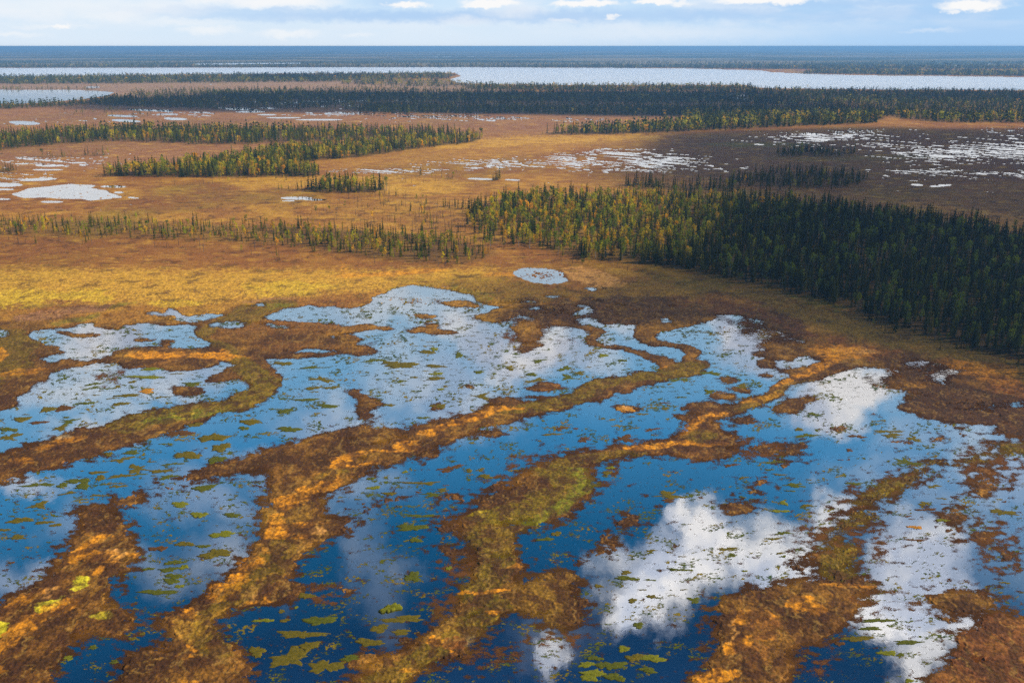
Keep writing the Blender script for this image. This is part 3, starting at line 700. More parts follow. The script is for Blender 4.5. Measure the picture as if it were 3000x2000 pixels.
cell('rust', 'F', 500, 960, 130, 60, 0, .5); cell('orange', 'F', 480, 1060, 60, 16, 20, .4)
cell('orange', 'F', 1120, 510, 160, 16, 4, .45); cell('pale', 'F', 350, 830, 12, 90, 6, .6)
cpoly('peat', 'C', [(1250,285),(1500,312),(1700,318),(1900,300),(2000,330),(2352,400),(3200,500),(3200,680),(2352,660),(2230,630),(2100,580),(1950,555),(1850,565),(1700,545),(1600,485),(1440,475),(1480,440),(1600,400),(1650,345)], .8, 4, 3)
cpoly('peat', 'C', [(1350,170),(1600,110),(1700,130),(1850,190),(1900,250),(1700,290),(1500,250)], .7, 4, 3)
cpoly('redbr', 'F', [(1660,1176),(1740,1090),(1880,1060),(1850,990),(1950,950),(1830,880),(1950,820),(2080,800),(2060,720),(2200,680),(2352,740),(3200,900),(3200,1700),(1500,1700)], .7, 4, 3)
# forest floor colours: drawn with the forests below

# ------------------------------------------------------------------ forests (plan)
den = np.zeros((CH, CW), np.float32)      # relative tree density
bir = np.full((CH, CW), .12, np.float32)  # share of birches
dead = np.full((CH, CW), .03, np.float32) # share of bare trees
size = np.full((CH, CW), 8.0, np.float32) # tree height (m)


def forest(pts, d, h, b=None, s=None, bx=4, by=2, t=None):
    m, sl = poly_mask(TT(t, pts), bx, by)
    den[sl] = np.maximum(den[sl], m * d)
    mm = np.clip(m * 3, 0, 1)
    size[sl] = size[sl] * (1 - mm) + h * mm
    if b is not None:
        bir[sl] = bir[sl] * (1 - mm) + b * mm
    if s is not None:
        dead[sl] = dead[sl] * (1 - mm) + s * mm


forest([(-300,153),(2660,154),(2660,160),(1750,159.5),(1568,157),(1100,154.5),(784,154.5),(-300,156.5)], 1, 13, .2, bx=2, by=0)
forest([(-300,143),(2660,143),(2660,152),(-300,152)], .22, 11, .2, bx=2, by=1)
forest([(1845,166),(1900,163),(2660,166),(2660,179),(2352,176),(2000,172),(1850,169.5)], 1, 12, .35, bx=2, by=0)
forest([(-300,178),(0,178),(400,174),(784,171),(1000,170),(1048,172),(1030,181),(900,182),(784,188),(500,190),(300,192),(-300,196)], .8, 10, .25, .05, 3, 1)
forest([(-300,204),(200,204),(230,206),(0,207),(-300,206)], .4, 7, .2, .1, 3, 1)
forest([(784,185),(950,184),(1030,186),(1090,196),(1000,200),(850,196),(784,194)], .5, 9, .5, .1, 3, 1)
forest([(1070,198),(1300,199),(1568,199),(1716,200),(1741,205),(1760,211),(1600,210),(1300,209),(1080,206)], 1, 10, .5, .03, 3, 1)
forest([(1600,212),(1760,206),(2035,210),(2352,212),(2660,214),(2660,285),(2352,283),(2150,282),(2050,270),(1980,262),(1800,242),(1700,236),(1568,234)], .9, 10, .35, .04, 4, 1)
forest([(450,214),(550,210),(784,212),(1000,216),(1200,213),(1568,213),(1700,225),(1700,236),(1500,237),(1300,235),(1000,232),(800,232),(600,230),(480,226)], 1, 10, .08, .04, 4, 1)
forest([(-300,244),(0,243),(107,240),(187,234),(250,228),(400,222),(600,226),(800,240),(700,250),(500,252),(300,246),(200,242),(0,252),(-300,256)], .75, 9, .08, .08, 4, 1)
forest([(784,250),(900,240),(1100,243),(1568,245),(1700,243),(2000,250),(2050,268),(1900,276),(1568,268),(1200,262),(850,260)], .85, 10, .08, .05, 4, 1)
forest([(1240,309),(1300,304),(1400,296),(1500,290),(1568,280),(1568,262),(1900,270),(2040,272),(2000,285),(1850,290),(1700,297),(1550,304),(1400,310),(1300,310)], 1, 10.5, .35, .03, 4, 1)
forest([(-300,310),(0,318),(150,305),(300,298),(500,298),(700,300),(960,306),(1110,312),(960,320),(700,325),(500,333),(380,328),(250,324),(100,335),(0,345),(-300,350)], .85, 9.5, .25, .08, 5, 2)
forest([(240,402),(330,394),(450,380),(560,366),(640,345),(800,338),(1000,322),(1110,318),(1090,328),(960,342),(850,360),(700,372),(640,378),(735,400),(725,407),(500,409),(240,406)], 1.15, 9.5, .5, .03, 3, 1)
forest([(690,436),(780,425),(880,432),(890,440),(800,446),(700,441)], 1.0, 8.5, .45, .1, 3, 1)
forest([(620,434),(700,436),(700,441),(630,440)], .4, 5, .1, .6, 3, 1)
forest([(-300,508),(0,506),(300,512),(600,522),(800,530),(1000,540),(1120,560),(1150,585),(1080,607),(950,607),(800,590),(650,568),(500,556),(300,548),(0,540),(-300,540)], .62, 5.2, .3, .25, 8, 4)
forest([(600,520),(800,530),(1000,545),(1100,570),(1080,600),(950,604),(800,588),(650,560)], .85, 5.6, .38, .22, 8, 4)
forest([(1060,500),(1120,470),(1250,460),(1300,560),(1280,582),(1180,570),(1100,560)], .5, 8, .45, .15, 8, 5)
forest([(1330,596),(1250,575),(1150,545),(1080,500),(1080,478),(1160,462),(1250,450),(1400,448),(1600,456),(1750,462),(1900,472),(2000,490),(2200,515),(2352,545),(2660,600),(2660,930),(2352,830),(2250,806),(2150,780),(2050,748),(1960,712),(1850,680),(1750,658),(1650,636),(1560,618),(1450,604)], 1.2, 7.4, .22, .03, 4, 3)
forest([(1130,465),(1250,455),(1400,452),(1640,462),(1660,520),(1600,560),(1450,600),(1340,590),(1200,560),(1110,520)], 1.25, 7.3, .62, .04, 6, 4)
forest([(1000,475),(1090,468),(1100,482),(1040,486)], .5, 6.0, .1, .4, 4, 2)
forest([(1420,428),(1500,420),(1568,428),(1700,428),(1700,440),(1500,436)], .7, 7.5, .1, .1, 4, 2)
forest([(1640,420),(1750,400),(1850,395),(1980,402),(1990,425),(1850,435),(1700,430)], .6, 6.5, .05, .3, 6, 3)
forest([(1780,352),(1850,343),(1960,352),(1950,360),(1800,360)], .7, 7, .05, .2, 4, 1)
forest([(1026,410),(1040,409),(1046,414),(1026,414)], .8, 6, .2, .6, 2, 1)
forest([(1132,410),(1146,410),(1146,415),(1132,415)], 1.6, 7, .1, .7, 1, 1)
forest([(80,360),(250,352),(260,358),(100,364)], .35, 6, .2, .3, 4, 1)
forest([(-60,392),(30,388),(36,396),(-60,400)], .5, 6, .2, .2, 4, 1)
forest([(120,255),(350,250),(350,265),(150,265)], .12, 6, .2, .2, 6, 3)
forest([(300,210),(600,206),(1080,204),(1700,206),(2660,214),(2660,280),(2050,262),(1700,256),(1200,252),(800,250),(500,246),(320,240)], .34, 7.5, .12, .1, 8, 3)
# thin bare bog pines
for pts, d in [([(0,545),(600,560),(700,600),(300,570),(0,560)], .10), ([(850,440),(1100,470),(1100,540),(900,520),(700,500)], .13),
               ([(1250,585),(1400,600),(1500,616),(1300,612)], .25), ([(280,425),(380,415),(700,408),(900,450),(600,430)], .05), ([(800,590),(1050,600),(1100,620),(900,620)], .14),
               ([(1900,700),(2352,845),(2660,950),(2352,862),(2000,755)], .35), ([(900,470),(1080,500),(1100,560),(950,540)], .25), ([(700,418),(860,405),(1100,400),(1050,420),(760,430)], .035)]:
    m, sl = poly_mask(pts, 6, 4)
    new = m * d > den[sl]
    den[sl] = np.maximum(den[sl], m * d)
    dead[sl] = np.where(new, .75 if d < .3 else .35, dead[sl])
    size[sl] = np.where(new, 5.5 if d < .3 else 4.2, size[sl])

m_, sl_ = poly_mask([(1040,440),(1250,430),(1640,440),(1640,540),(1450,600),(1200,600),(1040,560)], 20, 10)
den[sl_] *= 1 - .3 * m_
fd = np.clip(den, 0, 1)
full = (slice(None), slice(None))

# ------------------------------------------------------------------ the ground: one sheet from below the camera to the horizon
def lerp_col(a, b, t):
    return a * (1 - t[..., None]) + b * t[..., None]


STEPX, STEPY = 1.75, 1.55
pxs = np.arange(-180, 2532, STEPX)
side = np.arange(4, 900, 4.0)
left = -180 - side[::-1]
pxs = np.concatenate([left[0] - np.cumsum(np.geomspace(8, 14000, 26))[::-1], left, pxs, 2532 + side, 2532 + side[-1] + np.cumsum(np.geomspace(8, 14000, 26))])
py_near = np.concatenate([np.arange(1640, 470, -STEPY), np.arange(470, 230, -.95), np.arange(230, 140, -STEPY)])
py_far = np.concatenate([np.arange(140, 116, -1.0), [115, 114, 113.2, 112.4, 111.8, 111.2, 110.7, 110.35, 110.1]])
pys = np.concatenate([py_near, py_far])
below = 1640 + np.cumsum(np.geomspace(4, 500, 22))
pys = np.concatenate([below[::-1], pys])
ta = (CYP - pys) / F
GY = H * (CP + ta * SP) / (SP - ta * CP)             # forward distance of each row
GC = GY * CP + H * SP
GX = (pxs[None, :] - CXP) * GC[:, None] / F
GYY = np.repeat(GY[:, None], len(pxs), 1)
# extra rows behind the camera
yb = GY[0] - np.array([60000, 20000, 6000, 2000, 700, 250, 90, 30])
xb = (pxs[None, :] - CXP) * ((GC[0] + (GY[0] - yb) * 0.8)[:, None]) / F
GX = np.concatenate([xb, GX])
GYY = np.concatenate([np.repeat(yb[:, None], len(pxs), 1), GYY])
PX = np.repeat(pxs[None, :], GX.shape[0], 0)
PYr = np.concatenate([np.full(len(yb), 1790.0), pys])
PY = np.repeat(PYr[:, None], len(pxs), 1)
inb = sstep(PX, -260, -200) * (1 - sstep(PX, 2560, 2620))


def samp(cv, x, y):
    fx = np.clip(x - X0, 0, CW - 1.01)
    fy = np.clip(y - Y0, 0, CH - 1.01)
    ix = fx.astype(np.int32)
    iy = fy.astype(np.int32)
    u = (fx - ix).astype(np.float32)
    v = (fy - iy).astype(np.float32)
    return (cv[iy, ix] * (1 - u) + cv[iy, ix + 1] * u) * (1 - v) + (cv[iy + 1, ix] * (1 - u) + cv[iy + 1, ix + 1] * u) * v


Xf = GX.astype(np.float32)
Yf = GYY.astype(np.float32)
dist = np.hypot(GX, GYY)
near = (1 - sstep(PY, 300, 620)).astype(np.float32)
near = 1 - near
# domain warp: ragged natural edges
psc = np.clip((PY - 130) / 700, 0.1, 1.6)
wx = fbm(PX / 46.0, PY / 20.0, 4, 21) * 15 * psc + fbm(PX / 11.0, PY / 5.0, 3, 23) * 5 * psc
wmid = .3 + .7 * sstep(PY, 500, 680)
wy = wmid * fbm(PX / 52.0, PY / 22.0, 4, 22) * 6.0 * psc + wmid * fbm(PX / 11.0, PY / 5.0, 3, 24) * 1.8 * psc
softl = land.copy()
for _ in range(2):
    softl = blur1(blur1(softl, 12, 1), 6, 0)
ksoft = .34 * sstep(PY, 690, 800) + .28 * sstep(PY, 820, 1150)
Lm = samp(land, PX + wx, PY + wy) * (1 - ksoft) + samp(softl, PX + wx, PY + wy) * ksoft - .05 * sstep(PY, 690, 800) - .11 * sstep(PY, 820, 1150)
D0 = samp(fd, PX, PY)

# metre-scale noises
n8 = fbm(Xf / 9.0, Yf / 9.0, 5, 31)
n2 = fbm(Xf / 2.2, Yf / 2.2, 4, 32)
n05 = gnoise(Xf / 0.7, Yf / 0.7, 36) + .5 * gnoise(Xf / .33, Yf / .33, 37)
n40 = fbm(Xf / 45.0, Yf / 45.0, 4, 33)
nearw = sstep(PY, 560, 700)
edge = np.exp(-((Lm - .5) / (.22 + .12 * ksoft)) ** 2)
L2 = Lm + edge * nearw * (0.20 * n2 + 0.34 * n05 + .12 * n8)
# floating and half sunk sedge: faint speckled mats away from the shores
mat_zone = fbm(PX / 60.0 + .8 * PY / 60, PY / 22.0, 4, 41)
mat_fine = fbm(PX / 14.0, PY / 5.5, 4, 42)
speck = gnoise(PX / 2.6, PY / 1.9, 43) + .6 * n05
matv = sstep(mat_zone + .75 * mat_fine, .17, .27) * sstep(PY, 660, 720)
matv = matv * (.12 + .88 * sstep(fbm(PX / 120.0, PY / 46.0, 3, 44), -.10, .10))
L2 = np.where(L2 < .47, np.maximum(L2, matv * (.455 + .04 * speck)), L2)
# streaky fringes in the upper shallows
fr = sstep(fbm(PX / 26.0, PY / 4.5, 4, 51), .12, .38) * sstep(PY, 650, 690) * (1 - sstep(PY, 860, 980))
fr2 = sstep(fbm(PX / 16.0, PY / 2.4, 3, 52), .12, .45) * sstep(PY, 390, 420) * (1 - sstep(PY, 650, 700))
L2 = np.where((L2 < .5), np.maximum(L2, fr2 * .54), L2)
L2 = np.where(L2 < .47, np.maximum(L2, fr * (.47 + .05 * speck)), L2)

landm = L2 > .5
hgt_n = np.where(landm, .015 + (L2 - .5) * .34, (L2 - .5) * 1.15)
tuss = np.clip(n2 * .55 + .3 * n05 + .25 * n8, -.4, 1.0)
hgt = hgt_n + np.where(L2 > .52, sstep(L2, .52, .8) * tuss * .24, 0) * nearw
# broad swell of the dry land and small rises under the woods
hgt += D0 * .5 * sstep(L2, .6, 1.0)
far = sstep(dist, 5200, 14000)
hgt = np.where(dist > 4300, hgt + far * (4 + 7 * fbm(Xf / 5200.0, Yf / 2600.0, 3, 61)) * sstep(L2, .5, .8), hgt)
hgt = np.where(dist > 55000, hgt, hgt)
hgt *= inb
hgt = hgt + (1 - inb) * .4
hgt[PY > 1700] = np.maximum(hgt[PY > 1700], -.5)

# ---- colour per point
col = np.zeros(GX.shape + (3,), np.float32) + np.array(PAL['tan'], np.float32)
nearland = sstep(PY, 700, 800)
n200 = fbm(Xf / 170.0, Yf / 210.0, 4, 72)
n90 = fbm(Xf / 80.0, Yf / 110.0, 4, 73)
c_ = np.array
col = lerp_col(col, c_(PAL['rust'], np.float32), np.clip(.5 + 1.6 * n40 + .6 * n8, 0, 1) * .55)
col = lerp_col(col, c_(PAL['gold'], np.float32), np.clip(-.1 + 1.5 * fbm(Xf / 25, Yf / 25, 4, 71), 0, 1) * .6)
col = lerp_col(col, c_(PAL['olive'], np.float32) * 1.35, sstep(n200, .02, .3) * .55)
col = lerp_col(col, c_(PAL['redbr'], np.float32), sstep(n90, .05, .32) * .55)
col = lerp_col(col, c_(PAL['brown'], np.float32), nearland * np.clip(.8 + .8 * n8, 0, 1))
colcan = np.zeros((CH, CW), np.float32)
for (nm, m, sl, k) in base_ops:
    if m.size == 0:
        continue
    amp = .8
    if k > 5:
        k -= 10
        amp = 2.6
    colcan[:] = 0
    colcan[sl] = m
    x0, x1 = sl[1].start + X0 - 30, sl[1].stop + X0 + 30
    y0, y1 = sl[0].start + Y0 - 14, sl[0].stop + Y0 + 14
    ci = np.nonzero((pxs >= x0) & (pxs <= x1))[0]
    ri = np.nonzero((PYr >= y0) & (PYr <= y1))[0]
    if len(ci) == 0 or len(ri) == 0:
        continue
    s = (slice(ri[0], ri[-1] + 1), slice(ci[0], ci[-1] + 1))
    mm = samp(colcan, PX[s] + wx[s] * amp, PY[s] + wy[s] * amp)
    edge_n = mm + (.55 * n8[s] + .5 * n2[s]) * np.exp(-((mm - .5) / .35) ** 2)
    mm = sstep(edge_n, .12, .72) * k
    mott = np.clip(1.0 + .9 * (n2[s] * .7 + n8[s] * .9) - (.15 if k < .9 else 0), 0, 1)
    mm = np.clip(mm * ((.45 + .55 * mott) if nm != 'orange' else (.05 + .82 * mott)) if nm not in ('acid', 'peat') else mm, 0, 1)
    col[s] = lerp_col(col[s], c_(PAL[nm], np.float32), mm)
# mottling at metre scale on everything
mt = np.clip(n2 * .9 + n05 * .5 * nearw, -1, 1)
col *= (1 + (.42 + .2 * nearw) * mt)[..., None]
dk = sstep(n8 + .6 * n2, .20, .45) * .7 * (1 - sstep(PY, 1500, 1700) * .3)
col = lerp_col(col, c_(PAL['brown'], np.float32) * .75, dk * sstep(PY, 380, 470))
rdg = np.abs(gnoise(Xf / 2.6 + .9 * n8, Yf / 3.4 + .6 * n2, 141))
line = (1 - sstep(rdg, .0, .13)) * sstep(L2, .56, .7) * nearw
col = lerp_col(col, c_([.06, .026, .010], np.float32), line * .75)
rd2 = np.abs(gnoise(Xf / 5.5 + .7 * n8, Yf / 7.0 + .5 * n2, 142))
col = lerp_col(col, c_([.42, .24, .05], np.float32), (1 - sstep(rd2, .0, .09)) * sstep(L2, .56, .7) * nearw * .45)
spt = sstep(gnoise(Xf / .9, Yf / .9, 143), .38, .6) * nearw * sstep(L2, .5, .6)
col = lerp_col(col, c_([.50, .22, .02], np.float32), spt * .25)
hol = sstep(fbm(Xf / 3.2 + .5 * n8, Yf / 4.0, 4, 145), .03, .22) * sstep(L2, .5, .6) * sstep(PY, 760, 900)
col = lerp_col(col, c_([.070, .026, .009], np.float32), hol * .72)
# streaks of rust and ochre on the open plain
st = fbm(PX / 40.0, PY / 3.2, 4, 81)
pl_ = sstep(PY, 230, 300) * (1 - .5 * sstep(PY, 600, 680)) * (1 - sstep(PY, 700, 760))
col = lerp_col(col, c_(PAL['rust'], np.float32), pl_ * sstep(st, .05, .5) * .6)
col = lerp_col(col, c_(PAL['gold'], np.float32), pl_ * sstep(-st, .15, .6) * .45)
# ground below trees
col = lerp_col(col, c_(PAL['floor'], np.float32), np.clip(D0 * .75, 0, 1) * sstep(L2, .5, .7))
# far country beyond the lake: forest and open bog in long bands
fb = sstep(fbm(Xf / 1900.0, Yf / 900.0, 5, 91) + .06, -.16, .16)
farc = lerp_col(np.zeros_like(col) + c_([.26, .20, .09], np.float32), c_(PAL['dkforest'], np.float32), fb)
fm = (1 - sstep(PY, 150, 158)) * 1.0
col = lerp_col(col, farc, fm)
# wet bed of the pools: algae and litter in the shallows, peat mud painted darker with depth for light lost in the water
dpt = np.clip(-hgt, 0, 3)
landcol = col.copy()
bed = lerp_col(col * .75, c_([.125, .060, .026], np.float32), sstep(dpt, .0, .10))
bed = lerp_col(bed, c_([.010, .010, .012], np.float32), sstep(dpt, .10, .48))
gm = np.clip(sstep(matv, .1, .6) * (1 - sstep(Lm, .3, .42)), 0, 1)
greenish = lerp_col(np.zeros_like(col) + c_([.135, .155, .02], np.float32), c_([.20, .12, .03], np.float32), sstep(fbm(PX / 90, PY / 40, 3, 101), -.1, .3))
bed = lerp_col(bed, greenish * (1 + .35 * mt)[..., None], gm * (1 - sstep(dpt, .1, .25)))
wetm = (hgt < .012).astype(np.float32)
col = np.where((hgt < 0)[..., None], bed, col)
col = np.where(((hgt >= 0) & (gm > .3) & (Lm < .45))[..., None], greenish * 1.1, col)
col = np.clip(col, .004, .85)


# the bog goes on to both sides of what the photograph shows, in the same pattern
for j in np.nonzero((pxs > 2500) & (pxs < 3450))[0]:
    jm = int(np.argmin(np.abs(pxs - (5000 - pxs[j]))))
    hgt[:, j] = hgt[:, jm]
    col[:, j] = col[:, jm]
for j in np.nonzero((pxs < -150) & (pxs > -1090))[0]:
    jm = int(np.argmin(np.abs(pxs - (-300 - pxs[j]))))
    hgt[:, j] = hgt[:, jm]
    col[:, j] = col[:, jm]


def grid_mesh(name, X_, Y_, Z_, colors, mat, smooth=True):
    nr, nc = X_.shape
    me = bpy.data.meshes.new(name)
    nv = nr * nc
    co = np.stack([X_, Y_, Z_], -1).astype(np.float32).reshape(-1)
    me.vertices.add(nv)
    me.vertices.foreach_set('co', co)
    r_, c2 = np.meshgrid(np.arange(nr - 1), np.arange(nc - 1), indexing='ij')
    a = (r_ * nc + c2)
    q = np.stack([a, a + 1, a + nc + 1, a + nc], -1).reshape(-1).astype(np.int32)
    nf = (nr - 1) * (nc - 1)
    me.loops.add(nf * 4)
    me.loops.foreach_set('vertex_index', q)
    me.polygons.add(nf)
    me.polygons.foreach_set('loop_start', np.arange(0, nf * 4, 4, dtype=np.int32))
    me.polygons.foreach_set('use_smooth', np.full(nf, smooth))
    me.update(calc_edges=True)
    if colors is not None:
        at = me.color_attributes.new('Col', 'FLOAT_COLOR', 'POINT')
        rgba = np.ones((nv, 4), np.float32)
        rgba[:, :3] = colors.reshape(-1, 3)
        at.data.foreach_set('color', rgba.reshape(-1))
    me.materials.append(mat)
    o = bpy.data.objects.new(name, me)
    C.objects.link(o)
    return o


def new_mat(name):
    m = bpy.data.materials.new(name)
    m.use_nodes = True
    return m, NT(m.node_tree)


# ground: moss, sedge and peat
mg, g = new_mat('bog_surface')
gp = g.n('ShaderNodeNewGeometry').outputs['Position']
at = g.n('ShaderNodeAttribute', attribute_name='Col').outputs['Color']
f1 = g.noise(gp, 1.6, 5.0, .65)
f2 = g.noise(gp, 6.0, 4.0, .6)
vari = g.mix(1.0, g.rng(f1, .3, .7, .62, 1.38), g.rng(f2, .3, .7, .7, 1.3), 'MULTIPLY')
c = g.mix(1.0, at, vari, 'MULTIPLY')
bp = g.n('ShaderNodeBump', i_Strength=.55, i_Distance=.25)
g.set(bp, 'Height', g.math('ADD', f1, g.math('MULTIPLY', f2, .4)))
bs = g.n('ShaderNodeBsdfPrincipled', i_Base_Color=c, i_Roughness=.9, i_Normal=bp.outputs[0])
bs.inputs['Specular IOR Level'].default_value = .15
g.n('ShaderNodeOutputMaterial', i_Surface=bs.outputs[0])

ground = grid_mesh('ground', GX, GYY, hgt, col, mg)
ground['kind'] = 'structure'
ground['label'] = 'brown and golden bog plain with raised mossy ridges winding through the pools'

# water: still, slightly tinted, mirrors the sky
mw, g = new_mat('still_water')
gp = g.n('ShaderNodeNewGeometry').outputs['Position']
wn1 = g.noise(g.vmath('MULTIPLY', gp, (1.0, .5, 1.0)), 1.1, 3.0, .6)
bp = g.n('ShaderNodeBump', i_Strength=.004, i_Distance=.5)
g.set(bp, 'Height', wn1)
fres = g.n('ShaderNodeFresnel', i_IOR=5.0)
g.set(fres, 'Normal', bp.outputs[0])
wsep = g.n('ShaderNodeSeparateXYZ', i_Vector=gp)
rgh = g.rng(wsep.outputs[1], 1500.0, 2300.0, .010, .22)
gl = g.n('ShaderNodeBsdfGlossy', distribution='MULTI_GGX', i_Color=(1, 1, 1, 1), i_Roughness=rgh, i_Normal=bp.outputs[0])
tr = g.n('ShaderNodeBsdfTransparent', i_Color=(.86, .80, .72, 1))
mx = g.n('ShaderNodeMixShader')
g.set(mx, 0, fres.outputs[0]); g.set(mx, 1, tr.outputs[0]); g.set(mx, 2, gl.outputs[0])
g.n('ShaderNodeOutputMaterial', i_Surface=mx.outputs[0])
S = 52000.0
me = bpy.data.meshes.new('water')
me.from_pydata([(-S, -S, 0), (S, -S, 0), (S, S, 0), (-S, S, 0)], [], [(0, 1, 2, 3)])
me.materials.append(mw)
wo_ = bpy.data.objects.new('water', me)
C.objects.link(wo_)
wo_['kind'] = 'structure'
wo_['label'] = 'still dark blue water of the bog pools and the long pale lakes'

# sedge and floating leaves: a thin stippled growth on the water, denser towards the shores
r0 = int(np.nonzero(PYr <= 1640)[0][0])
r1 = int(np.nonzero(PYr >= 640)[0][-1])
c0 = int(np.nonzero(pxs >= -178)[0][0])
c1_ = int(np.nonzero(pxs <= 2530)[0][-1])
sl = (slice(r0, r1), slice(c0, c1_))
wide = land.copy()
narrow = land.copy()
for _ in range(2):
    wide = blur1(blur1(wide, 30, 1), 14, 0)
    narrow = blur1(blur1(narrow, 6, 1), 3, 0)
sx_, sy_ = PX[sl], PY[sl]
wdt = sstep(sy_, 740, 1150)
Wd = samp(wide, sx_ + wx[sl], sy_ + wy[sl]) * wdt + samp(narrow, sx_ + wx[sl], sy_ + wy[sl]) * (1 - wdt)
Sd = samp(sedge, sx_ + wx[sl] * 1.5, sy_ + wy[sl] * 1.5)
pat = fbm(sx_ / 34, sy_ / 13, 4, 401)
cov_f = sstep(Wd + (.18 + .34 * wdt) * pat, .08 - .04 * wdt, .62 - .02 * wdt) * .80
cov_s = Sd * np.clip(.36 + 1.4 * pat, 0, .8)
mz = matv[sl] if matv.shape == PX.shape else matv
rim = np.exp(-((mz - .5) / .3) ** 2)
cov_m = mz * .42 + rim * .22 * (mz > .02)
cov_m *= np.clip(.9 + 2.2 * fbm(sx_ / 9, sy_ / 3.5, 3, 402), 0, 1.9)
frm = fr[sl] * .38
cov = np.maximum.reduce([cov_f, cov_s, cov_m, frm])
cov *= sstep(sy_, 645, 670)
cov = np.where(cov < .12, 0, cov)
ccl = lerp_col(landcol[sl] * .8, c_([.060, .027, .011], np.float32), (1 - sstep(Wd, .30, .75)) * .8)
gcol = lerp_col(np.zeros_like(ccl) + c_([.085, .105, .012], np.float32), c_([.22, .16, .012], np.float32), sstep(fbm(sx_ / 60, sy_ / 26, 4, 403), -.15, .35))
gcol = lerp_col(gcol, c_([.040, .075, .035], np.float32), sstep(fbm(sx_ / 45, sy_ / 18, 3, 404), .05, .35) * .8)
ccl = lerp_col(ccl, gcol, np.clip(np.maximum(cov_m, frm) * 3 - cov_f * 3.0, 0, 1))
ccl = lerp_col(ccl, c_([.16, .065, .022], np.float32), np.clip(cov_s * 2 - cov_f - cov_m, 0, .8))
ms, g = new_mat('sedge_stipple')
gp = g.n('ShaderNodeNewGeometry').outputs['Position']
ca = g.n('ShaderNodeAttribute', attribute_name='Col')
cvn = g.n('ShaderNodeAttribute', attribute_name='Cover').outputs['Fac']
n_a = g.noise(g.vmath('MULTIPLY', gp, (1.0, .7, 1.0)), 1.0, 5.0, .7)
n_b = g.noise(gp, 5.0, 2.0, .6)
nn = g.math('ADD', g.math('MULTIPLY', n_a, .55), g.math('MULTIPLY', n_b, .45))
thr = g.math('SUBTRACT', .615, g.math('MULTIPLY', cvn, .255))
alpha = g.rng(g.math('SUBTRACT', nn, thr), -.012, .018, 0.0, 1.0)
soft_ = g.math('MULTIPLY', g.rng(cvn, .12, .85, 0.0, .62), g.rng(n_a, .25, .6, .5, 1.0))
alpha = g.math('MAXIMUM', alpha, soft_)
df_ = g.n('ShaderNodeBsdfDiffuse', i_Color=g.mix(1.0, ca.outputs['Color'], g.rng(n_b, .3, .7, .55, 1.5), 'MULTIPLY'))
tr_ = g.n('ShaderNodeBsdfTransparent')
mx = g.n('ShaderNodeMixShader')
g.set(mx, 0, alpha); g.set(mx, 1, tr_.outputs[0]); g.set(mx, 2, df_.outputs[0])
g.n('ShaderNodeOutputMaterial', i_Surface=mx.outputs[0])
keepv = (cov > .02) & (hgt[sl] < .03)
nr_s, nc_s = keepv.shape
kq = keepv[:-1, :-1] | keepv[1:, :-1] | keepv[:-1, 1:] | keepv[1:, 1:]
qi, qj = np.nonzero(kq)
aq = qi * nc_s + qj
quads = np.stack([aq, aq + 1, aq + nc_s + 1, aq + nc_s], -1)
used, inv = np.unique(quads, return_inverse=True)
co = np.stack([GX[sl].reshape(-1)[used], GYY[sl].reshape(-1)[used], np.full(len(used), .016)], -1).astype(np.float32)
me = bpy.data.meshes.new('floating_sedge')
me.vertices.add(len(used))
me.vertices.foreach_set('co', co.reshape(-1))
me.loops.add(len(quads) * 4)
me.loops.foreach_set('vertex_index', inv.reshape(-1).astype(np.int32))
me.polygons.add(len(quads))
me.polygons.foreach_set('loop_start', np.arange(0, len(quads) * 4, 4, dtype=np.int32))
me.update(calc_edges=True)
at_ = me.color_attributes.new('Col', 'FLOAT_COLOR', 'POINT')
rgba = np.ones((len(used), 4), np.float32)
rgba[:, :3] = ccl.reshape(-1, 3)[used]
rgba[:, 3] = cov.reshape(-1)[used]
at_.data.foreach_set('color', rgba.reshape(-1))
cva = me.attributes.new('Cover', 'FLOAT', 'POINT')
cva.data.foreach_set('value', cov.reshape(-1)[used].astype(np.float32))
me.materials.append(ms)
so = bpy.data.objects.new('floating_sedge', me)
C.objects.link(so)
so['kind'] = 'stuff'
so['category'] = 'sedge'
so['label'] = 'thin speckled sedge and leaves floating on the pools and fringing every ridge'
print('sedge quads', len(quads))

# ------------------------------------------------------------------ trees
def tree_mat(name, fixed=None, rough=.85, trans=.25):
    m, g = new_mat(name)
    gp = g.n('ShaderNodeNewGeometry').outputs['Position']
    if fixed is None:
        base = g.n('ShaderNodeAttribute', attribute_name='Col').outputs['Color']
    else:
        oi = g.n('ShaderNodeObjectInfo').outputs['Random']
        base = g.mix(oi, fixed[0] + (1,), fixed[1] + (1,))
    nz = g.noise(gp, 2.3, 3.0, .6)
    c = g.mix(1.0, base, g.rng(nz, .3, .7, .6, 1.45), 'MULTIPLY')
    d = g.n('ShaderNodeBsdfDiffuse', i_Color=c, i_Roughness=rough)
    t = g.n('ShaderNodeBsdfTranslucent', i_Color=c)
    mx = g.n('ShaderNodeMixShader')
    g.set(mx, 0, trans); g.set(mx, 1, d.outputs[0]); g.set(mx, 2, t.outputs[0])
    g.n('ShaderNodeOutputMaterial', i_Surface=mx.outputs[0])
    return m


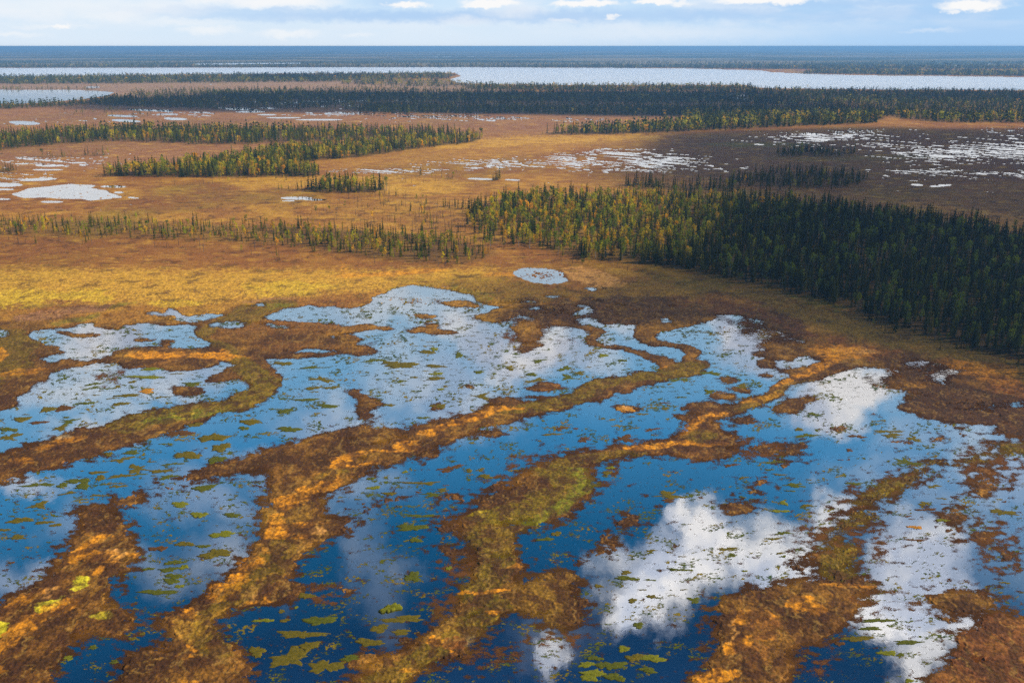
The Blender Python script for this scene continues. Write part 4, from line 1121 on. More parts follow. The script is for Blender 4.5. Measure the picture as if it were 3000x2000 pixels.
M_SP = [tree_mat('spruce_needles', ((.038, .058, .008), (.085, .105, .012))),
        tree_mat('olive_needles', ((.13, .14, .010), (.23, .19, .012)))]
M_BI = [tree_mat('green_birch_leaves', ((.18, .24, .014), (.34, .38, .018)), trans=.4),
        tree_mat('yellow_birch_leaves', ((.62, .52, .015), (.80, .48, .015)), trans=.4),
        tree_mat('rusty_birch_leaves', ((.34, .14, .02), (.50, .20, .02)), trans=.4)]
M_BARK = tree_mat('grey_bark', ((.11, .085, .065), (.20, .17, .14)), trans=0)
M_WHITE = tree_mat('pale_birch_bark', ((.30, .27, .23), (.45, .42, .38)), trans=0)
M_ALL = tree_mat('forest_foliage', None, trans=.42)


def spruce_proto(rs, tiers=13, pts=8, wide=.13):
    """unit-height spruce crown: ragged drooping whorls; returns verts, tris"""
    V, T = [], []
    z0 = rs.uniform(.08, .18)
    for k in range(tiers):
        f = k / (tiers - 1)
        zt = z0 + (1 - z0) * (f + .9 / tiers)
        zb = z0 + (1 - z0) * f - rs.uniform(.0, .02)
        zt = min(zt, 1.0)
        r = wide * (1 - f) ** .75 * rs.uniform(.75, 1.15) + .012
        ph = rs.random() * 6.28
        for i in range(pts):
            a = ph + 6.283 * i / pts + rs.uniform(-.25, .25)
            da = 3.14 / pts * rs.uniform(.7, 1.15)
            rr = r * rs.uniform(.55, 1.25)
            zz = zb - rs.uniform(0, .035) + rs.uniform(0, .02)
            b = len(V)
            V += [(0, 0, zt), (rr * math.cos(a - da) * .8, rr * math.sin(a - da) * .8, zz + .015), (rr * math.cos(a), rr * math.sin(a), zz),
                  (rr * math.cos(a + da) * .8, rr * math.sin(a + da) * .8, zz + .015)]
            T += [(b, b + 1, b + 2), (b, b + 2, b + 3)]
    return np.array(V, np.float32), np.array(T, np.int32)


def birch_proto(rs, n=170, w=.17, z0=.3):
    V, T = [], []
    lobes = [(rs.uniform(-.5, .5) * w, rs.uniform(-.5, .5) * w, rs.uniform(z0 + .1, .88), rs.uniform(.45, .9)) for _ in range(6)] + [(0, 0, .6, 1.1), (0, 0, .78, .8)]
    for i in range(n):
        lx, ly, lz, lr = rs.choice(lobes)
        u, v, q = rs.gauss(0, 1), rs.gauss(0, 1), rs.gauss(0, 1)
        L = math.sqrt(u * u + v * v + q * q) + 1e-6
        rr = rs.random() ** .4 * lr * w * .75
        x, y, z = lx + u / L * rr, ly + v / L * rr, lz + q / L * rr * 1.25
        z = min(max(z, z0), 1.0)
        s = rs.uniform(.022, .05)
        b = len(V)
        for _ in range(3):
            V.append((x + rs.uniform(-s, s), y + rs.uniform(-s, s), z + rs.uniform(-s, s) * 1.1))
        T.append((b, b + 1, b + 2))
    return np.array(V, np.float32), np.array(T, np.int32)


def trunk_proto(rs, top=.9, r=.016, sides=5, twigs=0, lean=.02):
    V, T = [], []
    lx, ly = rs.uniform(-lean, lean), rs.uniform(-lean, lean)
    rings = [(0, 1.25), (.3, .9), (.65, .55), (1.0, .15)]
    for f, s in rings:
        for i in range(sides):
            a = 6.283 * i / sides
            V.append((lx * f * f + r * s * math.cos(a), ly * f * f + r * s * math.sin(a), f * top - (.03 if f == 0 else 0)))
    for k in range(len(rings) - 1):
        for i in range(sides):
            a, b = k * sides + i, k * sides + (i + 1) % sides
            T += [(a, b, b + sides), (a, b + sides, a + sides)]
    for _ in range(twigs):
        f = rs.uniform(.22, .95)
        a = rs.random() * 6.28
        ln = rs.uniform(.05, .14) * (1.15 - f)
        z = f * top
        b = len(V)
        cx, cy_ = lx * f * f, ly * f * f
        t = .0045
        V += [(cx, cy_, z + t), (cx, cy_, z - t), (cx + ln * math.cos(a), cy_ + ln * math.sin(a), z + rs.uniform(-.02, .04)),
              (cx + t * math.sin(a), cy_ - t * math.cos(a), z)]
        T += [(b, b + 1, b + 2), (b, b + 3, b + 2), (b + 1, b + 3, b + 2)]
    return np.array(V, np.float32), np.array(T, np.int32)


def mesh_from(name, V, T, mat, cols=None):
    me = bpy.data.meshes.new(name)
    me.vertices.add(len(V))
    me.vertices.foreach_set('co', V.astype(np.float32).reshape(-1))
    me.loops.add(len(T) * 3)
    me.loops.foreach_set('vertex_index', T.astype(np.int32).reshape(-1))
    me.polygons.add(len(T))
    me.polygons.foreach_set('loop_start', np.arange(0, len(T) * 3, 3, dtype=np.int32))
    me.update(calc_edges=True)
    if cols is not None:
        at = me.color_attributes.new('Col', 'BYTE_COLOR', 'POINT')
        rgba = np.ones((len(V), 4), np.float32)
        rgba[:, :3] = cols
        at.data.foreach_set('color', rgba.reshape(-1))
    me.materials.append(mat)
    return me


rs = random.Random(5)
SP_HI = [spruce_proto(rs, 15, 9, rs.uniform(.10, .145)) for _ in range(7)]
BI_HI = [birch_proto(rs, 260, rs.uniform(.15, .2), rs.uniform(.2, .34)) for _ in range(5)]
SP_MID = [spruce_proto(rs, 8, 6, rs.uniform(.10, .15)) for _ in range(7)]
BI_MID = [birch_proto(rs, 70, rs.uniform(.16, .2), .22) for _ in range(5)]
SP_LOW = [spruce_proto(rs, 4, 4, rs.uniform(.15, .2)) for _ in range(5)]
BI_LOW = [birch_proto(rs, 16, .22, .25) for _ in range(4)]
for P in BI_LOW:
    P[0][:] = P[0] * np.array([1.0, 1.0, 1.0])
TR_HI = [trunk_proto(rs, .86, .014, 5, 0) for _ in range(3)]
SNAG = [trunk_proto(rs, 1.0, .017, 5, 26, .06) for _ in range(5)]
SNAG_MID = [trunk_proto(rs, 1.0, .022, 3, 10, .06) for _ in range(4)]
SNAG_LOW = [trunk_proto(rs, 1.0, .03, 3, 3, .06) for _ in range(3)]


def grow_tris(P, k):
    """bigger leaf faces for the sparser crowns"""
    V, T = P
    c = V.reshape(-1, 3, 3).mean(1, keepdims=True)
    return ((V.reshape(-1, 3, 3) - c) * k + c).reshape(-1, 3), T


BI_MID = [grow_tris(P, 1.75) for P in BI_MID]
BI_LOW = [grow_tris(P, 3.2) for P in BI_LOW]

# ---- where every tree stands
rng = np.random.default_rng(42)
cyy = np.arange(Y0, Y1) + .5
cta = (CYP - cyy) / F
cY = H * (CP + cta * SP) / (SP - cta * CP)
cYn = H * (CP + (cta + .5 / F) * SP) / (SP - (cta + .5 / F) * CP)
cYp = H * (CP + (cta - .5 / F) * SP) / (SP - (cta - .5 / F) * CP)
area = (cY * CP + H * SP) / F * np.abs(cYn - cYp)
dens = (1 / 7.2) * np.minimum(1, (620 / cY) ** 1.75)
lam = den * (area * dens)[:, None]
lam[:, :max(0, -120 - X0)] = 0
lam[:, 2480 - X0:] = 0
clump = 1 + .55 * fbm(xx / 22.0, yy / 10.0, 3, 111)
lam = np.clip(lam * np.clip(clump, .1, 2), 0, 50)
lam[land < .55] = 0
cnt = rng.poisson(lam)
iy, ix = np.nonzero(cnt)
ixs = ix
rep = np.repeat(np.arange(len(iy)), cnt[iy, ix])
tpx = X0 + ix[rep] + rng.random(len(rep))
tpy = Y0 + iy[rep] + rng.random(len(rep))
ta2 = (CYP - tpy) / F
tY = H * (CP + ta2 * SP) / (SP - ta2 * CP)
# the same woods carried on beyond the left and right border of the view
mR = (tpx > 1800) & (rng.random(len(tpx)) < 1.0)
mL = tpx < 520
tpx0 = np.concatenate([tpx, tpx[mR], tpx[mL]])
tpx_pos = np.concatenate([tpx, 4960 - tpx[mR], -240 - tpx[mL]])
tpy = np.concatenate([tpy, tpy[mR], tpy[mL]])
tY = np.concatenate([tY, tY[mR], tY[mL]])
tpx = tpx0
offside = np.arange(len(tpx)) >= len(tpx) - mR.sum() - mL.sum()
tX = (tpx_pos - CXP) * (tY * CP + H * SP) / F
th = samp(size, tpx, tpy) * np.clip(rng.normal(.88, .27, len(tpx)), .4, 1.45)
u = rng.random(len(tpx))
bfr = samp(bir, tpx, tpy)
clb = fbm(tpx / 26, tpy / 13, 2, 121)
bfr = np.clip(bfr * (1 + 1.6 * clb), 0, .9)
dfr = samp(dead, tpx, tpy)
kind = np.where(u < dfr, 2, np.where(u < dfr + bfr, 1, 0))
th = np.where(kind == 1, th * .88, np.where(kind == 2, th * .85, th))
N = len(tpx)
print('trees', N, 'far', (tY > 1500).sum())
order = np.argsort(tY / th)          # largest in the picture first
inview = (tpx > -8) & (tpx < 2360) & (tpy < 1600) & ~offside
solo = np.zeros(N, bool)
for kd, lim in ((0, 290), (1, 290), (2, 230)):
    idx = [i for i in order if kind[i] == kd and inview[i]]
    solo[idx[:lim]] = True

hue = rng.random(N)
brt = rng.uniform(.7, 1.35, N)
spc1, spc2 = np.array([.035, .060, .007]), np.array([.20, .19, .012])
bic = np.array([[.16, .22, .012], [.34, .36, .018], [.62, .52, .015], [.80, .45, .015], [.50, .19, .015]])
tcol = np.zeros((N, 3))
tcol[kind == 0] = (spc1 + (spc2 - spc1) * (hue[kind == 0] ** 1.5)[:, None])
shade_tint = sstep(tpx, 1450, 1850) * sstep(tpy, 470, 520)  # right-hand forest: cloud shade painted into the tree colours, birches also greener
bi_i = np.clip((hue * (3.1 - 1.9 * shade_tint) + .8 * fbm(tpx / 40, tpy / 20, 2, 131)), 0, 3.999)
b0 = bi_i.astype(int)
fr_ = (bi_i - b0)[:, None]
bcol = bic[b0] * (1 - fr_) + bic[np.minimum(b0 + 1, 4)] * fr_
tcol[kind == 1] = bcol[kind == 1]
tcol[kind == 2] = np.array([.17, .135, .105])
tcol *= (brt * (1 - .35 * shade_tint))[:, None]


def merged(name, sel, protos_by_kind, wid=1.0):
    Vs, Ts, Cs = [], [], []
    off = 0
    for kd in (0, 1, 2):
        protos = protos_by_kind[kd]
        ids = np.nonzero(sel & (kind == kd))[0]
        if len(ids) == 0:
            continue
        which = rng.integers(0, len(protos), len(ids))
        for p, (V, T) in enumerate(protos):
            s = ids[which == p]
            if len(s) == 0:
                continue
            a = rng.random(len(s)) * 6.283
            ca, sa = np.cos(a)[:, None], np.sin(a)[:, None]
            hh = th[s][:, None]
            ww = hh * wid * rng.uniform(.85, 1.25, len(s))[:, None]
            x = (V[None, :, 0] * ca - V[None, :, 1] * sa) * ww + tX[s][:, None]
            y = (V[None, :, 0] * sa + V[None, :, 1] * ca) * ww + tY[s][:, None]
            z = V[None, :, 2] * hh + .15 + 0 * x
            vv = np.stack([x, y, z], -1).reshape(-1, 3)
            tt = (T[None] + (np.arange(len(s)) * len(V))[:, None, None]).reshape(-1, 3) + off
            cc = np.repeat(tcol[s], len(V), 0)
            off += len(vv)
            Vs.append(vv); Ts.append(tt); Cs.append(cc)
    if not Vs:
        return None
    V = np.concatenate(Vs)
    T = np.concatenate(Ts)
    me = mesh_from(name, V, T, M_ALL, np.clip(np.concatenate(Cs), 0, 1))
    o = bpy.data.objects.new(name, me)
    C.objects.link(o)
    print(name, len(T))
    return o


rest = ~solo
z1 = tY < 1000
z2 = (tY >= 1000) & (tY < 1500)
z3 = tY >= 1500
MID = {0: SP_MID, 1: BI_MID, 2: SNAG_MID}
LOW = {0: SP_LOW, 1: BI_LOW, 2: SNAG_LOW}
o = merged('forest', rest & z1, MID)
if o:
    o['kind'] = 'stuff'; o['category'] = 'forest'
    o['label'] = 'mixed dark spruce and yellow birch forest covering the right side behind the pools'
o = merged('distant_woods', rest & z2, LOW, 1.1)
if o:
    o['kind'] = 'stuff'; o['category'] = 'wood'
    o['label'] = 'bands of small dark and yellow trees crossing the brown plain'
o = merged('far_woods', rest & z3, LOW, 1.7)
if o:
    o['kind'] = 'stuff'; o['category'] = 'wood'
    o['label'] = 'blue green belts of forest around the long pale lake'


def put(o, name=None):
    C.objects.link(o)
    return o


sp_mesh = [[mesh_from('crown', V, T, m) for (V, T) in SP_HI] for m in M_SP]
bi_mesh = [[mesh_from('crown', V, T, m) for (V, T) in BI_HI] for m in M_BI]
tr_mesh = [mesh_from('trunk', V, T, M_BARK) for (V, T) in TR_HI]
trw_mesh = [mesh_from('trunk', V, T, M_WHITE) for (V, T) in TR_HI]
sn_mesh = [mesh_from('bare_tree', V, T, M_BARK) for (V, T) in SNAG]


def where(px, py):
    """which stand a tree belongs to, in words one can find in the photo"""
    if 1250 < px and py > 560 or px > 1700:
        if px > 2280:
            return 'at the right border of the shaded forest', 'right border'
        if px > 2100:
            return 'in the near right corner of the shaded forest', 'right corner'
        if px > 1900:
            return 'along the curved near edge of the shaded forest', 'curved edge'
        if px > 1650:
            return 'in the middle of the near edge of the shaded forest', 'middle edge'
        return 'where the near forest edge leaves the sunlight', 'sunlit edge'
    if px > 1080:
        return 'in the sunlit yellow-green part of the big forest', 'sunlit part'
    if px > 800:
        return 'in the open stand just left of the big forest', 'open stand'
    if px > 400:
        return 'in the middle of the thin tree belt on the left', 'belt middle'
    return 'at the left end of the thin tree belt', 'belt left'


def hw(h, kd):
    m = {0: 9.0, 1: 7.6, 2: 5.5}[kd]
    return 'tall' if h > m * 1.12 else ('low' if h < m * .82 else 'mid-sized')


n_ind = 0
for i in np.nonzero(solo)[0]:
    kd = int(kind[i])
    wd, grp = where(tpx[i], tpy[i])
    loc = (float(tX[i]), float(tY[i]), .1)
    rz = float(hue[i] * 6.283 * 7)
    hh = float(th[i])
    size_w = hw(hh, kd)
    if kd == 2:
        o = bpy.data.objects.new('bare_tree', sn_mesh[i % 5])
        o.location = loc; o.rotation_euler = (0, 0, rz); o.scale = (hh, hh, hh)
        C.objects.link(o)
        o['label'] = f'{size_w} bare grey tree {wd}'
        o['category'] = 'bare tree'
        o['group'] = f'bare trees {wd}'
        continue
    if kd == 0:
        mi = 0 if hue[i] < .62 else 1
        cw = ('dark green', 'olive')[mi]
        crown_me = sp_mesh[mi][int(brt[i] * 1000) % 7]
        nm, cat = 'spruce', 'spruce'
        trm = tr_mesh[i % 3]
    else:
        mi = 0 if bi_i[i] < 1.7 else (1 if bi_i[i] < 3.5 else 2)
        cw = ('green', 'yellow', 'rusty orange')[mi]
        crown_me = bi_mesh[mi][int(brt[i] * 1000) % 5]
        nm, cat = 'birch', 'birch'
        trm = trw_mesh[i % 3]
    r_ = bpy.data.objects.new(nm, None)
    r_.empty_display_size = .5
    r_.location = loc; r_.rotation_euler = (0, 0, rz); r_.scale = (hh, hh, hh)
    C.objects.link(r_)
    r_['label'] = f'{size_w} {cw} {nm} {wd}'
    r_['category'] = cat
    r_['group'] = f'{size_w} {cw} {nm} trees {wd}'
    cr = bpy.data.objects.new('crown', crown_me); cr.parent = r_; C.objects.link(cr)
    if kd == 0:
        wsc = .75 + .55 * float(brt[i] - .7)
        cr.scale = (wsc, wsc, 1)
    tk = bpy.data.objects.new('trunk', trm); tk.parent = r_; C.objects.link(tk)

# ------------------------------------------------------------------ moss islets floating in the pools
def isl_mat(name, ca, cb, rim):
    m, g = new_mat(name)
    gp = g.n('ShaderNodeNewGeometry').outputs['Position']
    n1 = g.noise(gp, 1.7, 4, .6)
    n2_ = g.noise(gp, 7.0, 4, .65)
    c = g.mix(g.rng(n1, .35, .65, 0, 1), ca + (1,), cb + (1,))
    c = g.mix(g.rng(n2_, .5, .75, 0, .7), c, rim + (1,))
    bp = g.n('ShaderNodeBump', i_Strength=.9, i_Distance=.15)
    g.set(bp, 'Height', n2_)
    bs = g.n('ShaderNodeBsdfPrincipled', i_Base_Color=c, i_Roughness=.9, i_Normal=bp.outputs[0])
    bs.inputs['Specular IOR Level'].default_value = .1
    g.n('ShaderNodeOutputMaterial', i_Surface=bs.outputs[0])
    return m


IM = {'green': isl_mat('green_moss', (.115, .125, .008), (.06, .075, .006), (.22, .19, .015)),
      'lime': isl_mat('lime_moss', (.21, .21, .010), (.11, .125, .008), (.36, .31, .02)),
      'olive': isl_mat('olive_moss', (.17, .125, .008), (.085, .075, .006), (.27, .19, .015)),
      'brown': isl_mat('brown_sedge', (.14, .060, .014), (.08, .035, .010), (.25, .11, .02)),
      'orange': isl_mat('orange_moss', (.62, .24, .015), (.35, .15, .012), (.75, .42, .08))}


def ground_xy(px, py):
    t_ = (CYP - py) / F
    y = H * (CP + t_ * SP) / (SP - t_ * CP)
    return (px - CXP) * (y * CP + H * SP) / F, y


isl_n = 0
placed = []


def islet(px, py, rx, ry, kind_, label, group=None, ragged=.55, hh=None, rot=0.0):
    """rx, ry: half extents on the photo chart; becomes a low cushion of real size"""
    global isl_n
    x, y = ground_xy(px, py)
    sx = rx * (y * CP + H * SP) / F
    sy = abs(ground_xy(px, py - ry)[1] - ground_xy(px, py + ry)[1]) * .5
    rs = random.Random(int(px * 13 + py * 7))
    na, nr_ = 44, 7
    ph = [rs.random() * 6.28 for _ in range(8)]
    V = []
    top = hh if hh else min(.30, .07 + .05 * min(sx, sy))
    sk = math.tan(R(rot)) * sy / max(sx, .1) if rot else 0
    for k in range(nr_ + 1):
        f = k / nr_
        for j in range(na):
            a = 6.283 * j / na
            rr = 1 + ragged * (.42 * math.sin(2 * a + ph[0]) + .30 * math.sin(3 * a + ph[1]) + .26 * math.sin(5 * a + ph[2]) + .2 * math.sin(8 * a + ph[3]) + .16 * math.sin(13 * a + ph[4]))
            rr *= 1 + ragged * .12 * math.sin(19 * a + ph[5])
            r2 = f * max(.25, rr)
            z = top * (1 - f ** 4) * (.72 + .28 * f + rs.uniform(-.14, .14)) if k < nr_ else -.12
            if k == nr_ - 1:
                z = top * rs.uniform(.4, .85)
                r2 = .93 * max(.25, rr)
            lx = r2 * sx * math.cos(a)
            ly = r2 * sy * math.sin(a)
            V.append((lx - ly * (math.tan(R(rot)) * sx / max(sy, .1) * .5 if rot else 0), ly, z))
    Fc = []
    for k in range(nr_):
        for j in range(na):
            a, b = k * na + j, k * na + (j + 1) % na
            Fc.append((a, b, b + na, a + na) if k else (a, b + na, a + na))
    me = bpy.data.meshes.new('moss_islet')
    me.from_pydata(V, [], Fc)
    for p in me.polygons:
        p.use_smooth = True
    me.materials.append(IM[kind_])
    o = bpy.data.objects.new('moss_islet', me)
    o.location = (x, y, 0)
    C.objects.link(o)
    o['label'] = label
    o['category'] = 'moss islet'
    o['group'] = group or 'moss islets in the bog pools'
    placed.append((px, py, rx, ry))
    isl_n += 1


def it(t, x, y, rx, ry, k, label, **kw):
    (a, b), = TT(t, [(x, y)])
    islet(a, b, rx / 3.0, ry / 3.0, k, label, **kw)


it('E', 345, 662, 58, 26, 'lime', 'thick bright green moss islet alone in deep blue water', hh=.5, rot=-20)
it('E', 490, 445, 70, 26, 'green', 'wedge-shaped green islet above the thick bright green one', ragged=.7)
it('E', 1250, 1, 1, 1, 'green', 'x') if False else None
it('E', 2045, 778, 42, 18, 'green', 'ring-like green islet in the white cloud reflection near its lower tip')
it('E', 1960, 415, 32, 14, 'olive', 'small olive islet topmost in the white cloud reflection')
it('E', 1965, 455, 80, 14, 'green', 'curved olive green islet just below the topmost one in the cloud reflection', ragged=.6)
it('E', 2005, 608, 30, 15, 'olive', 'small olive moss tuft between two faint rings in the cloud reflection')
it('E', 2135, 580, 28, 13, 'olive', 'little olive tuft at the right end of the faint ring')
it('E', 1945, 940, 46, 18, 'lime', 'pale yellow-green islet at the head of the bottom moss group')
it('E', 1690, 1048, 62, 18, 'lime', 'long yellow-green islet left in the bottom moss group')
it('E', 1745, 1005, 50, 16, 'green', 'yellow-green islet behind the long one in the bottom moss group')
it('E', 2140, 1005, 90, 24, 'lime', 'broad yellow-green islet right in the bottom moss group', ragged=.5)
it('E', 1860, 1055, 90, 30, 'green', 'broad green islet in the centre of the bottom moss group', ragged=.6)
it('E', 1720, 1120, 90, 34, 'lime', 'yellow-green islet at the lower left of the bottom moss group', ragged=.6)
it('E', 1880, 1135, 80, 24, 'green', 'green islet at the lower right of the bottom moss group', ragged=.5)
it('E', 2020, 1000, 60, 26, 'olive', 'dull green islet linking centre and right of the bottom moss group', ragged=.6)
it('E', 2110, 1085, 60, 20, 'green', 'green islet below the broad right one of the bottom group')
it('E', 1480, 110, 80, 24, 'green', 'x') if False else None
it('E', 480, 105, 85, 26, 'green', 'green moss islet left of the wide olive ridge bend', ragged=.6)
it('E', 510, 192, 52, 14, 'green', 'low yellow-green islet just under a larger green one, left of the ridge bend')
it('E', 1405, 186, 58, 11, 'green', 'flat green islet right of the olive ridge in blue water')
it('E', 1480, 148, 38, 14, 'olive', 'small olive cushion behind the flat green islet right of the ridge')
it('E', 740, 386, 20, 14, 'lime', 'tiny pale yellow cushion in blue water left of the winding ridge')
it('E', 1770, 508, 34, 9, 'olive', 'thin olive islet at the left rim of the white cloud reflection')
it('E', 640, 205, 1, 1, 'green', 'x') if False else None
it('F', 1410, 970, 56, 20, 'lime', 'bright green cushion between the two brown shores at bottom right')
it('F', 1500, 982, 32, 10, 'green', 'small green tail right of the bright green cushion')
it('F', 1785, 55, 38, 11, 'lime', 'bright yellow cushion in grey-violet water at right')
it('F', 1602, 103, 44, 11, 'orange', 'golden brown cushion left of and below the yellow one')
it('F', 1200, 870, 100, 18, 'olive', 'long dull green islet in dark blue water beside the brown ridge')
it('F', 1295, 800, 60, 14, 'green', 'green islet on the white reflection above the dark blue bay')
it('F', 1350, 747, 90, 14, 'green', 'x') if False else None
it('F', 1340, 745, 90, 13, 'green', 'thin green islet lying across the white reflection right of the brown ridge', ragged=.7)
it('F', 1550, 895, 100, 13, 'green', 'long green islet at the edge of the reflected cloud, lower right')
it('F', 1080, 905, 32, 14, 'brown', 'small brown tuft at the tip of the brown ridge')
it('F', 690, 1, 1, 1, 'green', 'x') if False else None
it('F', 425, 404, 18, 6, 'lime', 'tiny bright green tuft on the white cloud reflection')
it('F', 2120, 1145, 40, 20, 'green', 'x') if False else None
it('F', 1560, 1160, 34, 12, 'lime', 'little yellow-green tuft at the bottom edge right of centre')
it('C', 695, 1113, 32, 13, 'lime', 'round bright yellow-green cushion in open blue water')
it('C', 665, 1168, 60, 10, 'lime', 'long bright moss islet below the round yellow-green cushion')
it('C', 855, 1130, 34, 10, 'olive', 'small olive islet right of the round yellow-green cushion')
it('C', 895, 500, 34, 10, 'green', 'green cushion on the white reflection beside the brown island')
it('C', 800, 606, 34, 9, 'olive', 'pale olive islet below the white reflection')
it('C', 240, 240, 1, 1, 'green', 'x') if False else None
it('C', 270, 45, 100, 14, 'green', 'x') if False else None
it('B', 655, 222, 45, 8, 'lime', 'bright green flat islet in the upper centre pool')
it('B', 640, 52, 30, 10, 'lime', 'small bright green islet near the top of the centre pool')
it('B', 590, 72, 60, 9, 'olive', 'olive islet joined below the small bright green one')
it('B', 1803, 97, 40, 9, 'lime', 'lone green islet on the blue bay below the white cloud reflection')
it('B', 1945, 131, 25, 7, 'green', 'small green islet right of the lone one on the blue bay')
it('B', 1310, 228, 46, 9, 'green', 'green islet in front of the large white reflection')
it('B', 683, 330, 20, 8, 'lime', 'tiny bright cushion on the pale centre pool')
it('B', 1165, 190, 24, 10, 'olive', 'olive cushion right of a faint ring in the white reflection')
it('B', 670, 446, 44, 18, 'olive', 'round brown-green islet in the pale centre pool')
it('B', 420, 165, 90, 20, 'olive', 'wide olive islet left in the centre pool', ragged=.6)
it('B', 350, 150, 60, 14, 'olive', 'olive islet directly behind the wide one in the centre pool', ragged=.6)
it('B', 945, 212, 26, 12, 'green', 'small green tuft left of the faint ring in the white reflection')
it('B', 810, 95, 30, 16, 'green', 'green tuft at the left rim of the big white reflection')
it('B', 650, 255, 60, 10, 'olive', 'long olive islet below the bright green flat one')
it('B', 575, 165, 1, 1, 'green', 'x') if False else None
it('B', 645, 170, 70, 9, 'olive', 'dull thin islet above the bright green flat one')
it('B', 438, 898, 18, 9, 'lime', 'tiny yellow cushion with dark foot in the blue-grey pool')
it('B', 222, 1008, 42, 12, 'lime', 'bright yellow-green cushion beside the orange ridge')
it('B', 205, 945, 26, 10, 'green', 'green tuft above the bright yellow-green cushion')
it('B', 1855, 870, 30, 9, 'lime', 'small lime islet in the blue bay right of the wide ridge bend')
it('B', 1830, 905, 38, 11, 'olive', 'olive islet just under the small lime one')
it('B', 990, 930, 50, 14, 'olive', 'olive islet in the blue middle channel', ragged=.6)
it('B', 880, 890, 24, 12, 'olive', 'small yellow-brown tuft left of the olive islet in the middle channel')
it('B', 1950, 470, 60, 18, 'orange', 'golden mound surrounded by sedge in the blue pool')
it('B', 330, 1048, 40, 12, 'olive', 'round olive islet in the grey-blue pool right of the orange ridge')
it('B', 1500, 1, 1, 1, 'green', 'x') if False else None
it('A', 1680, 598, 36, 12, 'green', 'round green islet in the left pool above the long moss mat')
it('A', 1470, 662, 86, 28, 'olive', 'large golden green islet in the left blue pool')
it('A', 1345, 574, 46, 14, 'olive', 'olive islet between the ridge and the large golden green one')
it('A', 1990, 605, 72, 18, 'green', 'green islet with bright front edge in the pale pool')
it('A', 1720, 555, 80, 14, 'olive', 'long olive islet above the round green one')
it('A', 905, 765, 60, 12, 'green', 'flat green islet in the left blue channel')
it('A', 1240, 632, 80, 0 + 20, 'brown', 'brown rounded islet below the left ridge')
it('A', 1520, 730, 70, 24, 'olive', 'pointed golden islet below the large golden green one')
it('A', 1290, 785, 100, 22, 'olive', 'long golden islet in the middle of the left channel', rot=-12)
it('A', 1490, 815, 50, 26, 'green', 'green islet with pale centre in the left channel')
it('A', 530, 960, 66, 18, 'green', 'green islet in the darkest part of the left channel')
it('A', 570, 995, 52, 22, 'green', 'second green islet right below the first in the dark channel')
it('A', 690, 940, 34, 18, 'olive', 'olive cushion in the dark channel')
it('A', 670, 902, 56, 10, 'olive', 'flat olive islet above the olive cushion')
it('A', 430, 990, 40, 16, 'green', 'dull green islet left of the green pair')
it('A', 1100, 893, 62, 13, 'olive', 'long olive islet right of the dark channel')
it('A', 1240, 1122, 62, 18, 'lime', 'bright yellow-green islet on the pale reflection, lower left')
it('A', 1400, 1008, 78, 18, 'green', 'oval green islet on the pale reflection')
it('A', 910, 370, 56, 10, 'olive', 'x') if False else None
it('A', 880, 372, 80, 10, 'olive', 'thin olive islet in the upper left pool')
it('A', 1010, 342, 50, 14, 'orange', 'brown-orange islet in the upper left pool')
it('A', 1040, 190, 70, 9, 'lime', 'yellow-green thin islet on the white water, upper left')
it('A', 1000, 245, 130, 9, 'lime', 'long yellow-green islet on the white water, upper left', ragged=.6)
it('A', 1950, 152, 60, 12, 'olive', 'olive islet right of the small green spit')
it('A', 2140, 180, 60, 7, 'green', 'thin green islet in the round blue pool')
it('A', 2150, 322, 50, 10, 'olive', 'olive islet by the tip of the curved ridge')
it('A', 330, 470, 44, 24, 'olive', 'x') if False else None
it('A', 330, 468, 42, 22, 'olive', 'triangular olive islet in the upper left blue water')
it('A', 440, 460, 66, 16, 'brown', 'brown-olive islet right of the triangular one')
it('A', 600, 425, 50, 9, 'green', 'narrow green islet in the upper left blue water')
it('A', 830, 430, 50, 12, 'olive', 'olive islet above the left ridge')
it('A', 150, 535, 70, 14, 'olive', 'olive islet at the left in blue water')
it('A', 60, 605, 60, 12, 'olive', 'x') if False else None
it('A', 55, 606, 60, 12, 'green', 'green islet at the left border above the orange ridge')
it('A', 265, 558, 60, 10, 'brown', 'brown-olive islet right of the left border group')
it('A', 2260, 445, 80, 11, 'green', 'long thin green islet on the pale pool left of the snaking brown string', rot=6)
it('A', 2110, 402, 70, 10, 'green', 'green islet near the top of the pale pool')
it('A', 1960, 480, 46, 14, 'green', 'small mossy ring islet on the pale pool')
it('A', 2160, 850, 34, 14, 'green', 'small green tuft above the brown mass of the orange ridge')
it('A', 2020, 885, 80, 7, 'green', 'very thin green islet below the brown island')
it('A', 910, 860, 1, 1, 'green', 'x') if False else None
it('A', 750, 775, 30, 12, 'olive', 'little olive tuft left of the flat green islet')
it('D', 1368, 18, 48, 22, 'lime', 'oval bright green islet beside the pale reflection at lower left')
it('D', 1600, 20, 56, 16, 'green', 'green islet right of the oval bright one, above dark blue water')
it('D', 1530, 152, 74, 22, 'lime', 'bright green wedge islet on the pale reflection')
it('D', 1400, 234, 42, 12, 'green', 'small two-humped green islet above the ring islet')
it('D', 1485, 285, 92, 32, 'olive', 'ring-shaped islet with grey centre on the pale reflection')
it('D', 1020, 390, 38, 10, 'green', 'small yellow-green islet in the blue water right of the rusty ridge')
it('D', 1090, 550, 120, 17, 'green', 'long flat green islet right of the lime moss patches', ragged=.45)
it('D', 1265, 378, 34, 14, 'lime', 'bright green tuft at the top of the broken moss chain')
it('D', 1200, 345, 60, 16, 'green', 'dull green islet leading the broken moss chain')
it('D', 1160, 395, 60, 16, 'green', 'green islet in the broken moss chain')
it('D', 1200, 440, 60, 18, 'green', 'middle islet of the broken moss chain')
it('D', 1180, 475, 60, 16, 'green', 'low islet of the broken moss chain')
